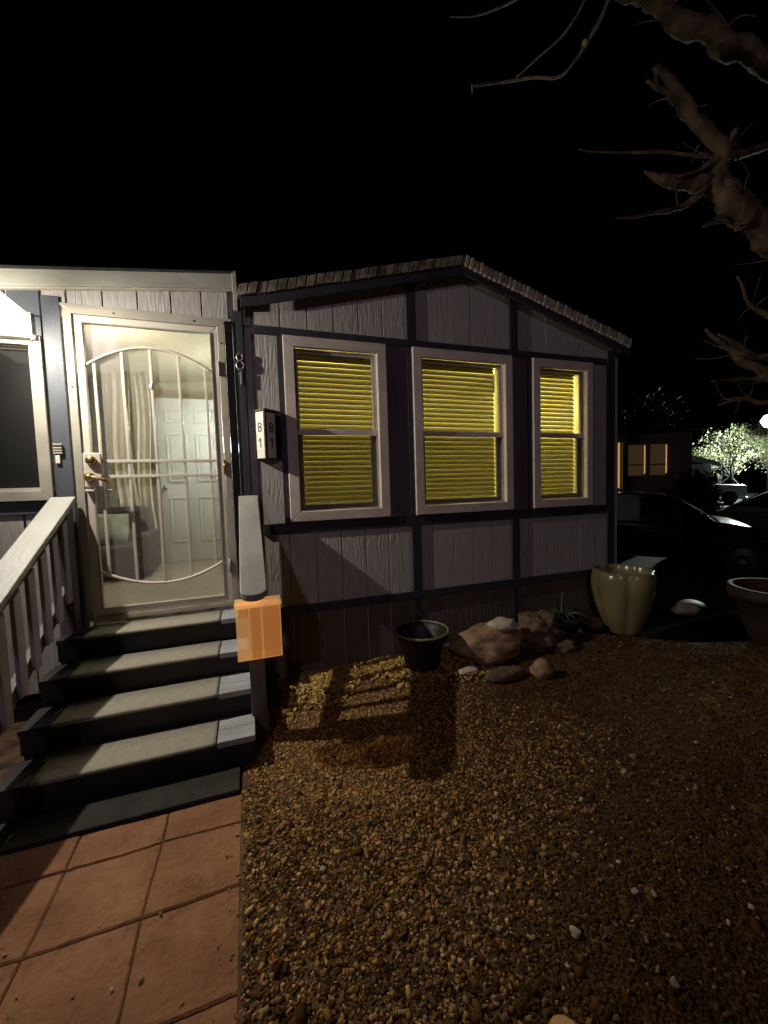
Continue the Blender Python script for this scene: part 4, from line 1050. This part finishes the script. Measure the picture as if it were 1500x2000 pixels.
# dark round shrub
sh = thing('shrub', 'black rounded shrub in front of the pickup truck', 'shrub', P_at(1355, 10))
b0 = P_at(1355, 10); n_ = 9000
th = RNG.uniform(0, 2*np.pi, n_); cz = RNG.uniform(-0.2, 1, n_); rr_ = RNG.uniform(0.6, 1.05, n_)*(1+0.12*np.sin(5*th)); q_ = np.sqrt(np.maximum(0, 1-cz**2))
C = np.stack([0.50*rr_*q_*np.cos(th), 0.50*rr_*q_*np.sin(th), 0.95+0.86*rr_*cz], 1)
u = RNG.normal(0, 1, (n_, 3)); u /= np.linalg.norm(u, axis=1)[:, None]; w = np.cross(u, RNG.normal(0, 1, (n_, 3))); w /= np.linalg.norm(w, axis=1)[:, None]
V = np.stack([C-u*.035, C+w*.018, C+u*.035, C-w*.018], 1).reshape(-1, 3)
me = bpy.data.meshes.new('foliage'); me.from_pydata(V.tolist(), [], np.arange(n_*4).reshape(-1, 4).tolist())
f = RNG.random((n_, 1)); c = np.array((0.02, 0.024, 0.015))*(0.7+0.6*f)
tinted(me, np.repeat(np.concatenate([c, np.ones((n_, 1))], 1), 4, axis=0), m_shrub); link('foliage', me, None, sh, loc=b0)
MB().tube([b0, b0+Vector((0.02, 0, 0.5)), b0+Vector((0, 0.03, 1.0))], [0.05, 0.04, 0.02], 8).build('trunk', m_darkbark, sh, smooth=True)

# far street lamp
lp = at(1503, 822, 28); lb = Vector((lp.x, lp.y, FZ))
slp = thing('street_lamp', 'bright street lamp glowing at the far right edge', 'street lamp', lb)
MB().tube([lb, (lb.x, lb.y, lp.z-0.3)], [0.08, 0.05], 10).build('pole', m_blackpaint, slp, smooth=True)
MB().lathe([(0.001, -0.5), (0.30, -0.38), (0.5, 0.0), (0.30, 0.38), (0.001, 0.5)], 20, lp).build('globe', m_globe, slp, smooth=True)

# ------------------------------------------------------------------ vehicles
def vehicle(name, label, cat, centre, heading, L, Wd, body_prof, cab_prof, wheel_r, axles, m, z=FZ, win=None, group=None):
    """profiles are (x,z) in metres, x forward"""
    c = Vector((centre[0], centre[1], z)); t = thing(name, label, cat, c, group)
    h = math.atan2(heading[1], heading[0]); t.rotation_euler = (0, 0, h)
    ORG[t.name] = Vector((0, 0, 0))   # children are local to the turned empty
    def loft(prof, wfn, nm, mm, inset=0.0, bev=0.02):
        ys_ = [-1, -0.92, -0.7, 0, 0.7, 0.92, 1]; k = len(prof); b = MB()
        for s in ys_:
            for (x, zz) in prof:
                e = 0.0 if abs(s) < 0.95 else 0.05
                b.v.append((x*(1-e*0.6), s*Wd/2*wfn(zz), zz if e == 0 else zz-(0.03 if zz > 0.5 else -0.03)))
        for i in range(len(ys_)-1):
            for j in range(k):
                a = i*k+j; d = i*k+(j+1) % k; b.f.append((a, a+k, d+k, d))
        b.f.append(tuple(range(k))); b.f.append(tuple(range((len(ys_)-1)*k+k-1, (len(ys_)-1)*k-1, -1)))
        return link(nm, b.mesh(nm), mm, t, smooth=False)
    body = loft(body_prof, lambda zz: 1.0 if zz < 0.75 else 1.0-0.06*(zz-0.75), 'body', m)
    cab = loft(cab_prof, lambda zz: 0.93-0.22*max(0, zz-0.85), 'cabin', m)
    zs = [p[1] for p in cab_prof]; z0, z1 = min(zs), max(zs); xa = min(p[0] for p in cab_prof); xb = max(p[0] for p in cab_prof)
    tx = [p[0] for p in cab_prof if p[1] > z1-0.06]
    for s in (1, -1):
        for k in (0, 1):
            mid_ = (min(tx)+max(tx))/2
            lo = (mid_+0.05 if k else xa+0.28); hi = (xb-0.28 if k else mid_-0.05)
            lot = (mid_+0.05 if k else min(tx)+0.05); hit = (max(tx)-0.05 if k else mid_-0.05)
            y0 = s*(Wd/2*(0.93-0.22*max(0, z0+.1-.85))+0.004); y1 = s*(Wd/2*(0.93-0.22*max(0, z1-.12-.85))+0.004)
            vs = [(lo, y0, z0+0.1), (hi, y0, z0+0.1), (hit, y1, z1-0.1), (lot, y1, z1-0.1)]
            vs += [(x, y-s*0.01, zz) for x, y, zz in vs]
            MB().add(vs, [(0,1,2,3), (7,6,5,4), (0,4,5,1), (1,5,6,2), (2,6,7,3), (3,7,4,0)]).build('side_window', win or m_carglass, t)
    # windscreen and rear window
    for (xe, xt, sg_) in ((xb, max(tx), 1), (xa, min(tx), -1)):
        vs = []
        for f_, hw in ((0.14, 0.40), (0.88, 0.33)):
            x = xe+(xt-xe)*f_ + sg_*0.02; zz = z0+(z1-z0)*f_+0.015
            vs += [(x, -Wd*hw, zz), (x, Wd*hw, zz)]
        vs = [vs[0], vs[1], vs[3], vs[2]]; vs += [(x-sg_*0.02, y, zz-0.01) for x, y, zz in vs]
        MB().add(vs, [(0,1,2,3), (7,6,5,4), (0,4,5,1), (1,5,6,2), (2,6,7,3), (3,7,4,0)]).build('windscreen' if sg_ > 0 else 'rear_window', m_carglass, t)
    for ax in axles:
        for s in (1, -1):
            w_ = MB().lathe([(wheel_r*0.6, -0.1), (wheel_r*0.96, -0.1), (wheel_r, -0.06), (wheel_r, 0.06), (wheel_r*0.96, 0.1), (wheel_r*0.6, 0.1)], 24).build('wheel', m_tyre, t, loc=(ax, s*(Wd/2-0.08), wheel_r), smooth=True)
            w_.rotation_euler = (math.pi/2, 0, 0)
            ORG[w_.name] = Vector((0, 0, 0))
            MB().lathe([(0, -0.07), (wheel_r*0.25, -0.085), (wheel_r*0.6, -0.07), (wheel_r*0.6, 0.07), (wheel_r*0.25, 0.085), (0, 0.07)], 20).build('rim', m_rimdark, w_)
    xf = max(p[0] for p in body_prof); xr_ = min(p[0] for p in body_prof)
    for s in (1, -1):
        MB().box(xf-0.12, xf+0.012, s*Wd*0.38-0.14, s*Wd*0.38+0.14, 0.62, 0.78).build('headlight', m_lens, t, bevel=0.02)
        MB().box(xr_-0.012, xr_+0.1, s*Wd*0.40-0.10, s*Wd*0.40+0.10, 0.70, 0.86).build('tail_light', m_redlens, t, bevel=0.02)
        MB().box(xb-0.32, xb-0.18, s*(Wd/2+0.02)-0.06, s*(Wd/2+0.02)+0.06, 0.92, 1.04).build('mirror', m, t, bevel=0.02)
    MB().box(xf-0.05, xf+0.015, -Wd*0.24, Wd*0.24, 0.50, 0.74).build('grille', m_blackpaint, t, bevel=0.01)
    MB().box(xf-0.10, xf+0.05, -Wd*0.46, Wd*0.46, 0.28, 0.44).build('bumper', m_blackpaint if m is not m_whitecar else m_steel, t, bevel=0.03)
    MB().box(xr_-0.05, xr_+0.10, -Wd*0.46, Wd*0.46, 0.32, 0.48).build('bumper', m_blackpaint if m is not m_whitecar else m_steel, t, bevel=0.03)
    return t
def arch(xc, r, n=8): return [(xc+r*math.cos(a), 0.30+max(0, r*math.sin(a))) for a in [math.pi*i/n for i in range(n+1)]]
def body(xr, xf, zbelt, zhood, ax, r, zdeck, zsill=0.26):
    p = [(xr, 0.42), (xr+0.05, zsill)]
    for a in sorted(ax):
        p += [(a-r, zsill)]+[(a-r*math.cos(t), zsill+r*math.sin(t)*1.05) for t in [math.pi*i/8 for i in range(1, 8)]]+[(a+r, zsill)]
    p += [(xf-0.06, zsill), (xf, 0.45), (xf-0.02, zhood-0.10), (xf-0.14, zhood), (xf-1.15, zbelt), (xr+0.9, zbelt), (xr+0.08, zdeck), (xr, zdeck-0.12)]
    return p
sedan_body = body(-2.3, 2.3, 0.92, 0.74, (-1.40, 1.42), 0.37, 0.92)
sedan_cab = [(-1.75, 0.88), (1.15, 0.88), (0.35, 1.40), (-0.2, 1.45), (-0.75, 1.42)]
vehicle('parked_car', 'black parked car just past the house corner, its roof edge catching light', 'car', (8.6, 2.75), (0.60, -0.80), 4.6, 1.8, sedan_body, sedan_cab, 0.32, (-1.40, 1.42), m_blackcar, group='cars on the driveway')
vehicle('parked_car', 'second dark car at the right edge with a bluish lit window', 'car', (12.4, 1.55), (0.35, -0.94), 4.6, 1.8, sedan_body, sedan_cab, 0.32, (-1.40, 1.42), m_greycar, group='cars on the driveway')
tr_body = [(-2.75, 0.45), (-2.7, 0.42)]
for a in (-1.65, 1.85):
    r = 0.48; tr_body += [(a-r, 0.42)]+[(a-r*math.cos(t), 0.42+r*math.sin(t)) for t in [math.pi*i/8 for i in range(1, 8)]]+[(a+r, 0.42)]
tr_body += [(2.72, 0.42), (2.78, 0.6), (2.76, 1.10), (2.6, 1.18), (1.2, 1.24), (-2.75, 1.24)]
vehicle('pickup_truck', 'white pickup truck lit by the far street lamp', 'truck', (27.5, 14.5), (0.86, -0.5), 5.5, 1.95, tr_body, [(-0.9, 1.2), (1.35, 1.2), (0.65, 1.82), (-0.1, 1.88), (-0.8, 1.85)], 0.40, (-1.65, 1.85), m_whitecar)

# neighbouring home with two curtained windows
nb = thing('neighbour_home', 'low neighbouring home with brown curtained windows glowing orange', 'house', (12.5, 7.5, FZ))
pA = at(1196, 900, 12); pB = at(1332, 900, 12); uA = Vector((pA.x, pA.y, 0)); uB = Vector((pB.x, pB.y, 0))
ux = (uB-uA).normalized(); un = Vector((-ux.y, ux.x, 0)); 
if un.dot(AF) < 0: un = -un
def wbox(nm, m, parent, s0, s1, z0, z1, d0, d1, bevel=0.0):
    c = uA+ux*(s0+s1)/2+un*(d0+d1)/2+Vector((0, 0, (z0+z1)/2))
    return MB().obox(c, ux*(s1-s0)/2, un*(d1-d0)/2, Vector((0, 0, (z1-z0)/2))).build(nm, m, parent, bevel=bevel)
Ls = (uB-uA).length
wbox('wall', m_farwall, nb, -1.5, Ls+0.3, FZ, 2.25, 0, 5.0)
wbox('roof', m_rooftop, nb, -1.7, Ls+0.5, 2.26, 2.40, -0.3, 5.3)
sc_ = Ls/(1332-1196)
for (a, c_) in ((1227, 1258), (1270, 1300)):
    w = wbox('window', m_orangewin, nb, (a-1196)*sc_, (c_-1196)*sc_, 0.95, 1.87, -0.02, -0.004)
    wbox('mullion', m_farwall, w, (a-1196)*sc_, (c_-1196)*sc_, 1.25, 1.285, -0.035, -0.021)
    wbox('curtain_gap', m_orangeedge, w, (c_-1197)*sc_, (c_-1195.6)*sc_, 1.0, 1.85, -0.045, -0.021)
w = wbox('window', m_orangewin, nb, (1205-1196)*sc_, (1216-1196)*sc_, 0.55, 1.95, -0.02, -0.004)
wbox('curtain_gap', m_orangeedge, w, (1206-1196)*sc_, (1209-1196)*sc_, 0.6, 1.95, -0.035, -0.021)

# small lit shed by the street lamp
q0 = at(1350, 900, 25)
shd = thing('white_shed', 'small pale shed gable catching the street lamp behind the dark shrub', 'shed', (q0.x, q0.y, FZ))
MB().obox((q0.x+0.3, q0.y+0.4, FZ+1.25), Vector((0.55, -0.25, 0)), Vector((0.5, 1.1, 0)), Vector((0, 0, 1.25))).build('wall', m_hedgewall, shd)
MB().obox((q0.x+0.35, q0.y+0.4, FZ+2.72), Vector((0.85, -0.38, -0.28)), Vector((0.6, 1.3, 0)), Vector((0, 0, 0.14))).build('roof', m_hedgewall, shd)
